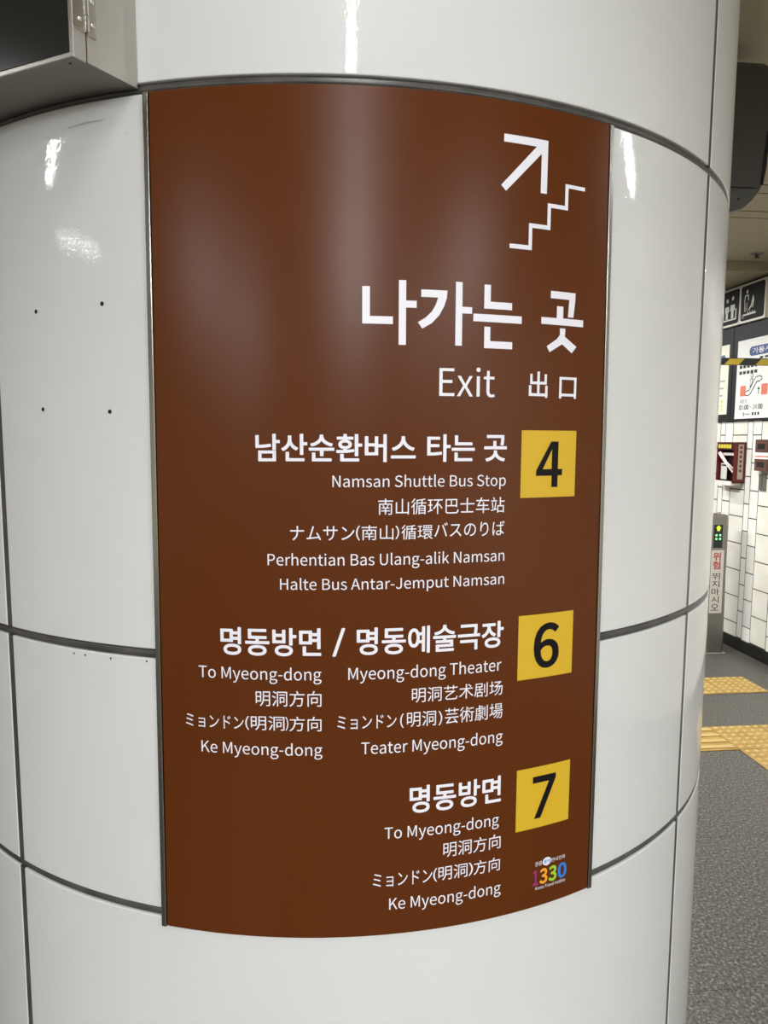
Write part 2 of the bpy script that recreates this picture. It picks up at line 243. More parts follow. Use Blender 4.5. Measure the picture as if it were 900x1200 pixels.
# ------------------------------------------------------------------ lettering
# outlines of the characters on the signs, one line each: character|advance|outlines (x y pairs, thousandths of the type size; * = heavy cut)
GLYPH_TABLE = """
(|343|243 -199 300 -174 253 -84 216 11 191 110 176 212 171 316 176 419 191 520 216 619 253 714 300 804 243 831 191 738 150 641 119 539 100 431 93 316 100 200 119 92 150 -10 191 -107
)|343|101 -199 152 -107 193 -10 224 92 243 200 250 316 243 431 224 539 193 641 152 738 101 831 43 804 90 714 126 619 153 520 168 419 174 316 168 212 153 110 126 11 90 -84 43 -174
-|352|47 249 307 249 307 320 47 320
*/|398|13 -204 -5 -197 -10 -186 -9 -174 295 814 301 823 313 828 391 827 402 816 403 798 101 -186 94 -198 85 -203
0|564|282 -13 361 2 425 48 473 126 503 235 514 375 503 514 473 621 425 697 361 742 282 757 204 742 139 697 91 621 61 514 51 375 61 235 91 126 139 48 204 2;282 62 235 74 196 109 166 170 147 258 140 375 147 490 166 578 196 638 235 673 282 684 329 673 369 638 399 578 418 490 424 375 418 258 399 170 369 109 329 74
*0|564|250 -43 190 -30 118 21 61 108 27 228 16 378 28 524 60 636 109 714 119 726 190 775 286 792 370 776 382 770 451 720 501 642 537 522 549 372 536 222 506 114 454 29 370 -32 286 -48;268 102 250 107 226 129 200 180 182 264 175 378 182 486 199 564 226 618 250 639 280 648 310 642 339 618 364 569 383 486 389 372 383 264 364 180 341 132 316 108 286 99
*1|564|72 -31 59 -17 54 1 54 79 66 103 84 112 216 112 221 121 220 595 120 598 102 604 91 619 88 631 90 703 97 715 108 723 186 743 270 779 360 777 378 763 383 745 383 115 498 112 521 103 533 79 531 -11 517 -29 498 -35 90 -35
2|564|45 0 513 0 513 80 283 80 185 73 282 171 363 266 425 358 464 449 477 539 467 613 439 673 394 719 334 747 260 757 207 753 159 738 117 716 77 685 41 649 94 596 121 624 149 648 180 666 213 678 249 682 299 675 337 655 364 624 380 583 386 535 373 456 333 370 266 275 170 171 45 55
*3|564|198 -42 132 -24 78 3 41 30 4 66 -4 78 -5 96 0 109 52 174 72 184 96 178 156 129 186 113 222 103 258 99 300 104 330 117 356 138 372 168 377 204 371 240 354 270 318 294 264 310 168 319 150 334 146 354 146 426 153 444 174 457 252 464 306 483 332 504 345 528 351 564 347 594 336 615 318 632 294 643 258 647 204 636 174 620 120 578 96 577 80 588 29 648 23 660 23 678 30 692 72 727 114 754 158 774 210 788 264 792 342 784 413 756 462 716 504 648 516 576 508 510 485 456 456 419 428 396 468 366 504 325 531 270 542 198 529 120 486 43 426 -7 348 -38 270 -48
4|564|345 0 433 0 433 205 532 205 532 279 433 279 433 744 330 744 20 266 20 205 345 205;345 279 117 279 286 533 346 643 350 643 346 532
5|564|266 -13 339 -2 406 30 460 82 496 153 510 242 498 330 466 396 417 443 356 470 285 479 236 474 215 468 174 450 193 665 473 665 473 744 112 744 87 397 137 366 185 393 233 407 261 409 313 402 356 380 388 345 408 298 415 240 407 180 385 131 351 95 307 72 257 64 209 68 167 81 132 99 101 121 74 146 27 85 61 56 100 29 146 7 201 -8
6|564|306 -13 372 -2 431 30 478 81 509 148 520 228 510 313 483 378 440 425 383 453 313 462 277 458 242 447 207 428 174 403 144 373 156 493 184 581 225 639 277 671 336 681 363 679 389 671 413 659 435 644 454 624 507 681 480 706 449 727 415 744 376 754 332 757 248 744 173 700 112 623 72 509 57 355 69 223 103 119 157 46 225 2;146 299 176 335 207 362 239 380 269 390 298 393 346 386 384 364 410 330 426 284 432 228 425 172 408 125 381 90 346 68 306 60 254 70 212 99 180 148 158 214
*6|564|275 -30 215 -18 143 29 83 112 48 217 35 355 50 511 92 631 161 718 245 765 329 779 377 776 425 763 463 745 522 697 528 685 527 673 467 607 455 602 441 607 401 641 353 658 335 659 287 651 244 625 204 571 177 487 172 433 233 467 275 480 311 484 389 474 449 445 501 391 529 325 541 223 529 139 497 70 449 17 377 -23 305 -35;299 84 263 91 233 112 200 157 180 217 170 289 191 318 221 344 251 361 299 370 341 363 371 345 391 319 403 283 409 229 403 175 386 133 365 106 341 91
:|282|141 396 162 399 181 409 195 424 205 443 208 467 205 490 195 510 181 525 162 535 141 538 120 535 101 525 87 510 77 490 74 467 77 443 87 424 101 409 120 399;141 -13 162 -10 181 -1 195 14 205 34 208 57 205 81 195 100 181 115 162 125 141 128 120 125 101 115 87 100 77 81 74 57 77 34 87 14 101 -1 120 -10
A|617|4 0 98 0 171 227 443 227 514 0 613 0 360 744 256 744;194 302 261 516 305 668 309 668 419 302
B|667|103 0 339 0 432 9 510 35 570 78 608 139 621 218 614 274 594 320 562 355 520 381 470 396 470 401 508 419 539 446 561 480 574 519 579 563 567 632 532 683 478 718 407 738 323 744 103 744;196 429 196 670 311 670 374 666 423 653 458 630 479 596 486 550 480 508 460 475 425 449 374 434 307 429;196 75 196 355 326 355 397 350 454 335 495 308 520 271 529 221 520 168 494 126 453 98 396 81 326 75
E|598|103 0 542 0 542 80 196 80 196 351 478 351 478 432 196 432 196 665 531 665 531 744 103 744
H|739|103 0 196 0 196 351 543 351 543 0 638 0 638 744 543 744 543 433 196 433 196 744 103 744
J|543|241 -13 318 -2 376 31 415 81 438 145 446 218 446 744 351 744 351 227 347 168 332 123 308 92 275 75 232 69 201 72 173 81 147 98 124 122 103 153 36 105 65 63 99 30 140 6 187 -8
K|656|103 0 196 0 196 236 324 388 547 0 652 0 383 462 616 744 510 744 198 371 196 744 103 744
M|825|103 0 187 0 186 453 175 632 179 632 380 75 443 75 643 632 647 632 635 453 635 0 722 0 722 744 609 744 467 346 415 191 411 191 215 744 103 744
N|734|103 0 191 0 190 438 180 623 184 623 264 470 535 0 632 0 632 744 542 744 543 310 555 122 550 122 470 275 198 744 103 744
P|643|103 0 196 0 196 296 319 296 410 305 486 332 544 377 580 442 593 526 580 611 543 673 485 714 408 737 315 744 103 744;196 373 196 668 303 668 373 664 429 649 468 623 492 582 500 526 492 469 469 426 431 396 377 378 307 373
S|605|309 -13 395 -3 465 27 517 73 550 131 562 198 554 258 532 305 499 343 457 373 267 458 234 476 206 499 186 529 179 568 185 604 203 634 232 656 271 670 318 675 358 672 394 663 428 649 459 630 487 606 536 666 502 696 462 722 418 741 369 753 318 757 242 748 177 721 127 679 95 625 83 561 92 502 117 455 151 418 192 390 381 304 416 285 443 261 460 230 466 190 459 150 439 116 407 91 364 75 310 69 264 73 219 85 177 105 139 130 105 161 49 96 90 59 137 29 190 6 247 -8
T|608|257 0 351 0 351 665 577 665 577 744 31 744 31 665 257 665
U|732|367 -13 452 -3 526 31 583 91 620 182 634 307 634 744 543 744 543 305 534 211 509 144 471 101 423 76 367 69 311 76 263 101 226 144 202 211 193 305 193 744 100 744 100 307 113 182 150 91 207 31 280 -3
a|572|220 -13 260 -9 299 2 336 19 403 66 406 66 414 0 490 0 490 339 484 415 462 478 425 525 371 555 300 566 248 561 199 550 155 533 83 493 119 430 178 463 211 476 247 485 284 488 331 481 363 460 384 429 395 391 398 349 273 329 178 300 111 260 73 208 60 143 68 89 90 45 124 13 168 -6;247 62 216 65 189 75 168 91 154 116 149 149 157 189 183 222 230 250 301 272 398 287 398 134 337 88 307 74 278 65
d|630|281 -13 320 -9 356 2 390 19 421 40 449 65 452 65 460 0 536 0 536 808 443 808 443 596 448 502 391 541 361 554 329 563 292 566 219 553 154 515 102 455 67 374 54 275 64 175 94 94 142 35 205 -1;302 65 249 74 206 101 175 144 156 203 149 276 157 347 180 405 214 449 258 478 309 487 362 479 389 468 443 430 443 140 415 113 388 92 360 77 331 68
e|563|317 -13 359 -10 399 -3 435 9 498 43 465 105 414 77 358 63 327 61 268 70 219 95 181 135 155 189 144 254 516 254 520 307 511 394 483 466 438 520 377 554 300 566 226 553 158 515 103 455 66 374 53 275 66 175 103 95 160 36 233 -1;143 320 156 380 181 428 215 463 256 484 302 491 349 484 387 463 415 429 433 381 439 320
g|573|279 -254 374 -244 451 -216 509 -174 546 -122 558 -63 551 -14 527 23 489 48 435 63 367 68 258 68 219 71 192 79 174 92 164 108 161 128 163 145 176 172 197 194 229 182 262 175 278 175 343 183 398 208 442 248 470 301 480 367 472 420 463 443 436 480 548 480 548 551 356 551 314 563 278 566 214 557 158 531 113 490 83 435 72 369 76 331 87 296 103 266 123 240 144 220 144 216 110 185 96 164 87 140 83 114 86 89 93 68 103 50 133 23 133 18 105 -2 82 -26 65 -51 55 -78 52 -107 63 -158 93 -199 141 -229 204 -248;278 238 242 244 210 261 184 288 168 324 161 369 167 413 184 449 209 476 242 492 278 498 316 492 348 476 374 449 390 413 396 369 390 324 373 288 347 261 315 244;292 -190 237 -186 193 -173 160 -153 140 -126 133 -93 135 -74 152 -36 168 -18 189 0 247 -8 395 -10 426 -18 449 -31 462 -51 467 -78 459 -112 436 -142 400 -167 352 -184
h|616|93 0 187 0 187 400 247 454 275 471 305 481 337 484 376 479 406 462 426 434 438 392 442 337 442 0 534 0 534 349 528 426 508 486 475 530 428 557 366 566 323 561 283 548 247 528 183 473 187 587 187 808 93 808
i|279|93 0 187 0 187 551 93 551;140 665 161 668 178 676 191 689 199 706 202 727 199 747 191 763 178 776 161 784 140 787 120 784 103 776 90 763 82 747 79 727 82 706 90 689 103 676 120 668
k|561|93 0 185 0 185 145 288 266 450 0 550 0 342 329 526 551 422 551 189 261 185 261 185 808 93 808
l|288|191 -13 217 -12 245 -5 232 66 212 64 197 70 188 89 187 104 187 808 93 808 93 110 97 67 108 33 127 8 154 -8
m|940|93 0 187 0 187 400 216 431 245 454 273 471 299 481 325 484 362 479 391 462 412 434 424 392 427 337 427 0 520 0 520 400 579 454 607 471 633 481 659 484 697 479 725 462 746 434 758 392 762 337 762 0 854 0 854 349 847 426 828 486 795 530 748 557 687 566 648 561 610 546 574 524 505 460 488 496 466 525 436 547 399 561 352 566 314 561 277 548 243 527 179 471 170 551 93 551
n|619|93 0 187 0 187 400 247 454 275 471 305 481 337 484 376 479 406 462 426 434 438 392 442 337 442 0 534 0 534 349 528 426 508 486 475 530 428 557 366 566 322 561 283 548 247 527 179 471 170 551 93 551
o|615|308 -13 386 -1 456 36 512 95 549 175 563 275 549 376 512 457 456 516 386 553 308 566 229 553 160 516 104 457 66 376 53 275 66 175 104 95 160 36 229 -1;308 64 254 74 210 102 177 146 156 204 148 275 156 346 177 405 210 449 254 478 308 487 361 478 405 449 439 405 461 346 468 275 461 204 439 146 405 102 361 74
p|630|93 -233 187 -233 184 51 214 28 245 10 275 -3 306 -11 336 -13 409 0 475 37 528 98 563 181 576 284 567 379 539 457 495 516 434 553 356 566 318 561 281 550 246 533 181 487 170 551 93 551;321 65 272 73 245 83 216 100 187 122 187 412 248 460 277 475 305 484 333 487 389 478 430 451 458 408 474 352 479 283 472 208 450 148 416 103 372 75
r|394|93 0 187 0 187 354 211 404 238 440 267 464 297 478 338 482 379 473 396 553 375 562 337 566 301 560 267 545 235 521 206 490 181 451 170 551 93 551
s|475|238 -13 308 -5 364 19 405 54 429 99 438 150 428 205 402 246 364 276 318 299 202 347 175 364 158 386 151 413 155 438 167 460 187 478 216 489 254 493 282 491 333 474 379 445 423 503 365 540 330 553 293 562 253 566 187 558 134 536 95 502 71 459 63 409 72 359 97 320 134 291 177 268 294 219 323 200 342 175 349 145 345 118 332 94 310 76 280 63 241 59 203 62 169 71 137 85 77 125 32 63 66 38 105 17 147 1 191 -9
t|383|266 -13 308 -9 369 7 350 77 300 63 254 66 230 80 214 101 205 131 202 168 202 476 352 476 352 551 202 551 202 707 125 707 115 551 27 546 27 476 110 476 110 171 115 109 131 58 161 20 205 -5
u|616|255 -13 298 -9 336 5 372 25 405 53 437 86 440 86 447 0 524 0 524 551 432 551 432 160 401 126 373 99 344 81 315 70 282 67 243 72 214 89 194 117 182 159 179 213 179 551 85 551 85 202 92 125 111 65 145 22 192 -4
v|529|212 0 321 0 516 551 424 551 269 75 264 75 110 551 13 551
x|506|15 0 113 0 243 227 248 227 260 208 389 0 490 0 309 278 476 551 380 551 263 338 258 338 130 551 29 551 197 287
y|529|103 -238 162 -228 211 -201 251 -160 283 -108 309 -47 516 551 425 551 326 246 281 89 276 89 110 551 13 551 235 -1 222 -43 206 -81 187 -114 162 -139 133 -156 98 -161 56 -152 38 -226 74 -236
~|564|382 291 411 295 441 307 469 327 497 355 523 393 471 431 438 385 421 372 403 364 384 361 347 372 274 424 232 448 183 458 153 454 124 442 95 422 67 393 42 355 93 319 125 364 143 378 161 385 180 388 217 378 291 325 333 301
の|1015|483 652 466 539 441 430 395 287 364 219 333 173 302 147 273 138 245 145 217 166 192 203 175 255 169 323 183 408 223 491 288 565 376 622;568 654 662 632 738 587 793 524 827 447 839 358 824 262 785 185 728 125 658 83 581 57 493 44 541 -31 673 0 779 57 857 136 905 236 922 355 904 473 854 576 773 657 665 710 533 729 392 707 270 647 174 556 112 443 89 316 99 223 127 148 167 92 217 57 270 45 325 57 376 96 424 159 467 247 507 360 537 477
ば|1015|235 765 145 773 139 700 105 464 96 367 92 273 94 194 109 56 131 -49 202 -44 199 -8 203 38 227 118 276 262 235 294 177 145 170 202 167 287 170 364 179 453 204 629 220 709;823 804 774 789 832 645 883 663;925 836 875 819 901 766 935 677 987 696;662 177 660 105 649 74 628 51 597 36 552 31 511 35 477 44 451 60 434 83 429 111 435 138 452 161 480 178 515 189 557 193 622 187;736 772 645 772 649 720 649 583 517 581 381 589 381 513 517 507 649 509 659 247 623 253 565 256 492 248 434 227 391 194 365 152 356 104 365 53 391 12 434 -18 492 -37 567 -44 638 -34 688 -9 720 28 737 73 742 142 804 102 896 24 939 92 870 150 830 177 787 202 739 223 727 513 903 532 903 610 800 594 727 587 728 691
り|1015|344 801 255 804 217 452 216 350 226 227 305 234 300 288 300 335 303 358 322 443 362 528 418 603 485 656 559 676 617 663 662 625 695 567 714 490 721 400 701 266 646 166 561 96 453 50 328 22 376 -51 517 -13 635 47 726 133 784 250 804 401 793 519 762 616 713 688 649 734 573 749 498 735 432 698 375 645 329 583 296 519 320 690
サ|1015|68 587 68 499 279 502 279 315 275 246 365 246 361 315 360 502 650 502 650 460 639 312 606 202 550 122 472 63 373 17 441 -47 560 20 643 101 696 199 723 319 731 502 936 500 936 585 868 580 731 580 732 730 736 790 645 790 650 730 650 580 360 580 361 730 366 784 275 784 279 723 279 580 144 580
ス|1015|812 679 761 719 721 712 684 711 292 711 190 717 190 624 292 630 688 630 668 575 638 516 602 456 561 399 520 347 452 277 375 209 289 146 198 90 102 46 167 -22 255 23 340 78 419 139 494 205 563 274 686 154 744 91 842 -27 913 34 811 149 748 214 616 337 658 395 698 456 733 518 791 644
ド|1015|666 731 610 706 649 647 701 551 759 578 723 642;789 782 733 755 773 698 828 603 884 632 848 694;310 76 304 -44 401 -44 395 76 395 410 552 355 638 321 793 248 829 334 668 404 575 440 395 501 395 687 402 773 302 773 307 730 310 667
ナ|1015|98 553 98 466 173 469 492 469 482 351 451 247 397 157 320 82 217 20 296 -39 405 39 485 128 538 228 568 342 578 469 867 469 936 466 936 552 868 549 578 548 578 705 584 786 483 786 492 706 492 548 193 548
バ|1015|777 791 723 769 758 714 805 628 860 652 829 709;888 832 835 809 871 756 919 669 974 694 925 778;221 306 169 196 137 139 65 29 151 -7 185 44 248 157 301 272 325 339 367 480 411 663 321 682 310 608 293 529 271 450;721 344 797 131 836 -5 926 24 857 232 804 372 745 510 656 693 574 665 633 550
ミ|1015|291 769 262 694 359 678 592 629 703 601 792 573 825 651 733 679 620 707 499 733;246 501 215 424 423 385 536 358 641 329 725 301 757 379 669 407 563 435 449 461;190 205 158 128 402 80 537 46 661 11 760 -25 794 53 694 88 570 123 436 156
ム|1015|170 113 75 112 90 17 807 98 863 -35 948 4 915 77 821 257 723 417 647 383 695 312 771 175 315 124 392 343 503 687 530 757 429 778 416 706 384 597 303 346 220 116
ョ|1015|214 63 214 -18 707 -16 706 -57 786 -57 785 555 330 553 226 557 226 478 330 481 707 481 707 313 339 313 249 316 249 238 707 240 707 59 298 59
ン|1015|230 744 173 682 279 601 425 470 489 534 448 573 336 666;143 64 197 -19 293 3 381 31 460 64 532 100 596 138 684 201 762 270 831 345 890 423 937 500 888 586 846 509 789 429 719 350 639 277 549 212 487 176 416 142 335 110 244 84
*出|1015|831 -92 816 -86 814 -38 807 -34 105 -34 94 -26 93 346 99 357 105 359 189 359 202 352 204 70 447 68 451 76 451 394 447 397 153 397 140 406 139 760 146 772 231 774 243 766 245 502 255 497 447 497 451 502 451 850 459 864 549 865 560 856 560 502 567 497 771 498 774 766 778 772 789 775 867 775 879 769 879 403 867 397 567 397 560 394 560 70 567 68 813 69 815 352 831 359 909 359 921 352 922 -80 920 -86 909 -92
剧|1015|683 733 683 171 751 171 751 733;859 834 858 1 852 -8 839 -11 728 -10 740 -39 751 -82 852 -78 893 -68 907 -60 917 -49 929 -15 930 834;204 255 204 -75 270 -75 270 -30 516 -30 516 -72 585 -72 585 255 431 255 431 370 621 370 621 439 431 439 431 548 578 548 578 801 114 801 112 475 106 362 93 245 68 129 30 22 87 -36 116 37 140 117 157 200 179 370 362 370 362 255;187 733 506 733 506 616 187 616;187 548 362 548 362 439 183 439;270 36 270 189 516 189 516 36
劇|1015|690 730 690 156 759 156 759 730;857 821 856 9 851 -1 837 -4 706 -2 717 -33 729 -78 840 -75 887 -65 903 -56 915 -44 923 -28 928 -8 929 821;111 670 109 312 104 221 91 127 67 36 31 -48 68 -67 89 -83 128 6 153 104 169 205 176 305 178 612 312 612 312 544 197 532 202 484 312 497 314 446 323 427 340 414 366 408 565 408 585 416 599 430 608 453 612 485 562 503 557 464 551 455 543 451 394 450 375 456 372 463 371 503 514 519 509 566 371 550 371 612 567 612 542 526 597 514 617 567 643 662 598 672 379 670 379 731 607 731 607 789 379 789 379 852 307 852 307 670;557 288 520 251 451 191 430 224 388 270 452 317 625 317 625 370 202 370 202 317 380 317 311 279 196 236 222 196 295 222 342 245 372 214 304 171 264 152 185 123 215 81 328 136 395 180 414 139 372 104 321 70 264 39 204 13 146 -7 178 -53 283 -5 335 24 426 89 427 36 421 14 413 -4 401 -15 385 -25 366 -28 287 -24 298 -46 306 -80 385 -81 416 -74 430 -67 445 -57 466 -32 481 3 487 47 484 95 471 146 501 167 571 46 608 -25 657 20 539 196 606 253
南|1015|322 467 365 392 383 344 447 367 413 439 382 486;465 853 465 751 61 751 61 679 465 679 465 572 116 572 116 -80 193 -80 193 502 825 502 824 0 817 -11 801 -14 657 -13 676 -54 683 -81 806 -79 858 -69 875 -61 888 -50 896 -36 900 -16 902 572 549 572 549 679 955 679 955 751 549 751 549 853;632 488 607 431 562 343 270 343 270 281 468 281 468 179 249 179 249 115 468 115 468 -62 541 -62 541 115 770 115 770 179 541 179 541 281 751 281 751 343 628 343 698 468
*口|1015|134 -69 122 -67 116 -57 118 753 134 759 896 758 902 741 902 -51 896 -63 812 -65 800 -62 795 -51 795 15 788 17 224 17 218 -64 206 -69;224 122 224 657 794 657 794 122
向|1015|445 855 410 749 380 677 101 677 101 -81 176 -81 176 603 845 603 844 11 836 -1 818 -4 654 -2 667 -33 680 -81 816 -78 873 -68 892 -59 905 -46 914 -29 919 -7 921 677 464 677 539 840;379 400 636 400 636 201 379 201;309 468 309 59 379 59 379 132 707 132 707 468
场|1015|417 441 457 451 578 453 549 388 513 329 470 275 422 228 369 188 356 247 248 206 248 533 359 533 359 605 248 605 248 841 176 841 176 605 51 605 51 533 176 533 176 180 37 131 62 54 371 177 369 186 423 143 480 190 532 245 578 307 618 377 650 453 735 453 691 328 634 217 564 118 481 33 385 -37 444 -80 541 -4 625 88 698 195 758 317 806 453 875 453 852 176 839 92 825 38 809 10 790 -3 675 0 688 -28 697 -72 805 -72 837 -65 863 -49 874 -37 894 0 911 63 926 161 940 300 954 525 546 525 670 611 733 660 862 769 805 811 789 805 381 805 381 733 708 733 602 645 515 581 441 535 401 517 385 513
場|1015|505 631 832 631 832 550 505 550;505 766 832 766 832 685 505 685;436 822 436 492 903 492 903 822;336 436 336 370 478 370 446 321 409 276 367 234 322 197 275 166 328 119 410 184 461 236 564 236 526 181 483 128 435 80 385 39 334 6 356 -11 385 -42 442 0 498 51 550 110 596 172 634 236 732 236 703 170 667 107 626 48 580 -2 531 -42 556 -57 588 -85 639 -38 687 21 730 89 766 161 795 236 874 236 858 86 849 39 839 9 829 -8 819 -16 806 -19 712 -14 722 -39 729 -77 796 -79 844 -76 868 -68 888 -52 904 -27 917 13 928 73 950 299 511 299 554 370 976 370 976 436;35 181 64 105 365 253 348 320 245 273 245 561 354 561 354 634 245 634 245 845 173 845 173 634 54 634 54 561 173 561 173 241
士|1015|465 850 465 530 54 530 54 455 465 455 465 51 111 51 111 -24 910 -24 910 51 546 51 546 455 965 455 965 530 546 530 546 850
山|1015|110 642 110 -2 829 -2 829 -77 907 -77 907 643 829 643 829 75 546 75 546 842 467 842 467 75 188 75 188 642
巴|1015|462 437 208 437 208 720 462 720;538 437 538 720 793 720 793 437;130 794 130 113 137 41 159 -9 199 -40 262 -56 348 -61 751 -61 832 -54 889 -32 926 9 949 70 963 155 931 165 885 187 875 115 861 66 838 35 802 19 749 14 342 14 285 17 246 26 223 43 211 71 208 111 208 362 793 362 793 310 871 310 871 794
循|1015|219 853 193 810 161 765 84 679 45 643 85 585 175 673 256 776 289 828;481 445 481 -81 551 -81 551 -32 840 -32 840 -78 912 -78 912 445 711 445 721 554 965 554 965 620 726 620 733 748 909 783 851 840 771 822 675 805 569 791 350 770 350 436 345 241 335 138 319 39 293 -52 353 -89 383 8 403 113 414 223 419 332 420 554 649 554 641 445;420 713 657 737 652 620 420 620;244 640 209 580 169 522 125 466 79 416 31 372 73 301 163 397 163 -81 235 -81 235 490 282 564 310 614;551 247 840 247 840 168 551 168;551 301 551 381 840 381 840 301;551 28 551 114 840 114 840 28
方|1015|447 831 494 735 516 677 69 677 69 603 346 603 336 461 311 319 262 186 177 69 47 -23 72 -45 103 -83 205 -15 283 66 340 159 379 260 404 367 768 367 746 150 733 82 718 37 702 12 685 4 653 0 481 7 497 -21 509 -67 588 -71 654 -71 721 -64 753 -48 768 -35 789 -1 807 54 822 137 836 252 851 441 416 441 430 603 950 603 950 677 522 677 594 709 570 765 520 859
明|1015|343 458 343 256 153 256 153 458;343 527 153 527 153 721 343 721;81 791 81 89 153 89 153 185 414 185 414 791;867 738 867 563 583 563 583 738;509 809 509 448 506 349 492 247 460 146 405 50 319 -36 355 -66 375 -88 437 -31 486 33 523 101 549 172 567 245 867 245 867 19 863 3 859 -2 842 -5 695 -4 714 -50 722 -79 847 -75 899 -65 916 -56 928 -44 936 -27 942 19 942 809;867 493 867 314 577 314 582 395 583 493
术|1015|616 788 736 694 798 636 856 690 792 747 671 836;468 852 468 596 68 596 68 521 447 521 385 420 309 323 224 235 131 160 36 102 61 78 94 36 177 90 257 157 334 235 405 320 468 411 468 -81 551 -81 551 442 616 350 688 261 764 178 841 105 916 44 951 86 977 111 892 171 806 247 723 333 647 426 583 521 942 521 942 596 551 596 551 852
洞|1015|462 641 462 577 811 577 811 641;86 781 204 716 268 672 313 734 248 776 130 837;37 509 159 446 223 403 267 467 200 508 77 566;66 -10 133 -62 167 -3 238 129 304 261 245 312 173 172;331 810 331 -81 403 -81 403 741 866 741 865 7 859 -3 845 -7 718 -6 730 -36 742 -82 855 -79 881 -74 916 -58 927 -46 935 -30 940 15 940 810;493 475 493 91 555 91 555 155 777 155 777 475;555 410 713 410 713 220 555 220
环|1015|687 502 782 389 826 331 895 227 957 275 885 375 745 542;37 104 56 31 348 137 336 206 234 170 234 419 324 419 324 490 234 490 234 713 345 713 345 784 42 784 42 713 162 713 162 490 57 490 57 419 162 419 162 145;397 788 397 714 656 714 613 609 561 511 500 422 433 343 359 275 419 215 501 297 539 344 611 447 611 -78 686 -78 686 586 739 714 959 714 959 788
環|1015|347 550 347 487 962 487 962 550;484 375 826 375 826 279 484 279;759 762 861 762 861 657 759 657;605 762 705 762 705 657 605 657;454 762 550 762 550 657 454 657;390 817 390 601 928 601 928 817;28 101 45 29 318 115 309 182 214 153 214 419 303 419 303 487 214 487 214 715 315 715 315 784 41 784 41 715 146 715 146 487 51 487 51 419 146 419 146 133;453 -77 529 -51 693 -8 693 49 523 9 523 127 602 178 647 216 683 139 731 69 789 10 858 -37 937 -72 953 -47 983 -12 906 17 871 36 808 84 950 162 899 208 826 158 771 124 744 161 711 222 898 222 898 433 416 433 416 222 568 222 521 192 470 164 360 119 306 103 349 49 460 93 458 21 443 -7 424 -21 444 -55
站|1015|59 662 59 591 454 591 454 662;100 533 136 307 148 170 212 181 198 319 160 544;178 828 225 731 247 672 316 697 294 754 244 848;335 557 299 302 268 146 48 96 66 20 450 118 443 188 333 161 364 307 406 543;474 368 474 -80 548 -80 548 -31 855 -31 855 -76 932 -76 932 368 717 368 717 570 975 570 975 643 717 643 717 854 639 854 639 368;548 40 548 295 855 295 855 40
艺|1015|156 504 156 433 609 433 403 302 274 208 205 143 177 96 172 60 179 21 201 -11 237 -34 289 -49 356 -54 788 -54 845 -49 886 -32 915 3 934 60 944 146 900 159 872 172 868 105 859 61 845 35 824 23 795 19 348 19 288 26 267 35 254 48 250 65 257 92 294 133 382 200 540 304 809 466 754 506 738 503;643 853 643 743 370 743 370 853 292 853 292 743 58 743 58 670 292 670 292 577 370 577 370 670 643 670 643 577 720 577 720 670 946 670 946 743 720 743 720 853
芸|1015|158 524 158 455 856 455 856 524;163 -68 191 -60 245 -54 787 -15 846 -98 913 -52 832 54 683 233 621 194 738 49 259 21 337 107 447 255 959 255 959 326 57 326 57 255 347 255 279 156 220 83 173 33 148 14 136 10;647 853 647 754 361 754 361 853 287 853 287 754 61 754 61 683 287 683 287 589 361 589 361 683 647 683 647 589 723 589 723 683 953 683 953 754 723 754 723 853
術|1015|537 423 633 259 680 159 737 186 690 284 591 445;718 772 718 704 961 704 961 772;562 770 604 714 653 633 704 663 674 714 610 797;216 853 190 810 157 766 77 683 36 649 77 592 124 631 170 676 213 726 253 777 286 828;461 845 461 606 308 606 308 535 435 535 408 439 374 348 334 264 288 188 237 123 289 74 330 126 367 184 401 247 461 388 461 -78 533 -78 533 535 701 535 701 606 533 606 533 845;694 534 694 465 810 465 810 19 808 8 799 4 678 4 694 -42 700 -71 774 -70 827 -63 861 -48 872 -37 882 -3 883 465 975 465 975 534;243 649 208 582 166 518 119 458 69 404 16 356 62 290 98 324 152 383 152 -82 222 -82 222 474 279 564 311 625
车|1015|171 326 196 335 246 340 515 341 515 187 62 187 62 112 515 112 515 -81 595 -81 595 112 957 112 957 187 595 187 595 341 871 341 871 413 595 413 595 569 515 569 515 413 254 413 331 539 382 632 938 632 938 706 418 706 475 835 389 858 328 706 78 706 78 632 293 632 238 527 197 460 169 422 155 411 142 404
가|934|672 840 672 -78 756 -78 756 397 903 397 903 467 756 467 756 840;98 741 98 671 436 671 411 546 361 431 285 329 183 238 56 160 103 95 260 194 378 312 459 444 505 588 520 741
간|934|678 840 678 169 764 169 764 490 899 490 899 562 764 562 764 840;89 769 89 699 425 699 401 606 349 523 273 450 173 389 52 341 87 273 233 334 353 415 442 516 498 634 517 769;191 237 191 -59 803 -59 803 10 275 10 275 237
*곳|934|129 -89 93 -16 95 2 105 9 201 31 279 65 345 113 386 170 400 230 401 272 405 280 417 287 507 287 515 284 523 272 524 230 538 170 579 113 645 66 723 32 819 9 833 -4 832 -16 800 -82 789 -93 777 -93 693 -74 615 -44 546 -4 489 44 465 76 459 76 435 44 378 -4 309 -44 225 -76 147 -94;45 324 35 332 33 344 33 410 38 422 45 427 369 428 373 434 373 596 379 608 393 613 477 613 492 602 495 430 879 428 893 422 898 410 898 338 891 326 879 322;711 458 663 463 650 476 668 602 672 692 669 709 147 709 135 716 130 728 130 794 134 806 141 812 153 814 783 812 790 806 794 794 792 644 782 536 770 470 765 459 753 453
관|934|101 769 101 699 473 699 467 571 449 456 532 448 550 578 555 769;54 294 270 298 388 304 508 315 624 331 619 393 503 380 322 369 322 564 239 564 239 366 45 364;680 840 680 148 766 148 766 470 897 470 897 541 766 541 766 840;185 211 185 -59 795 -59 795 10 269 10 269 211
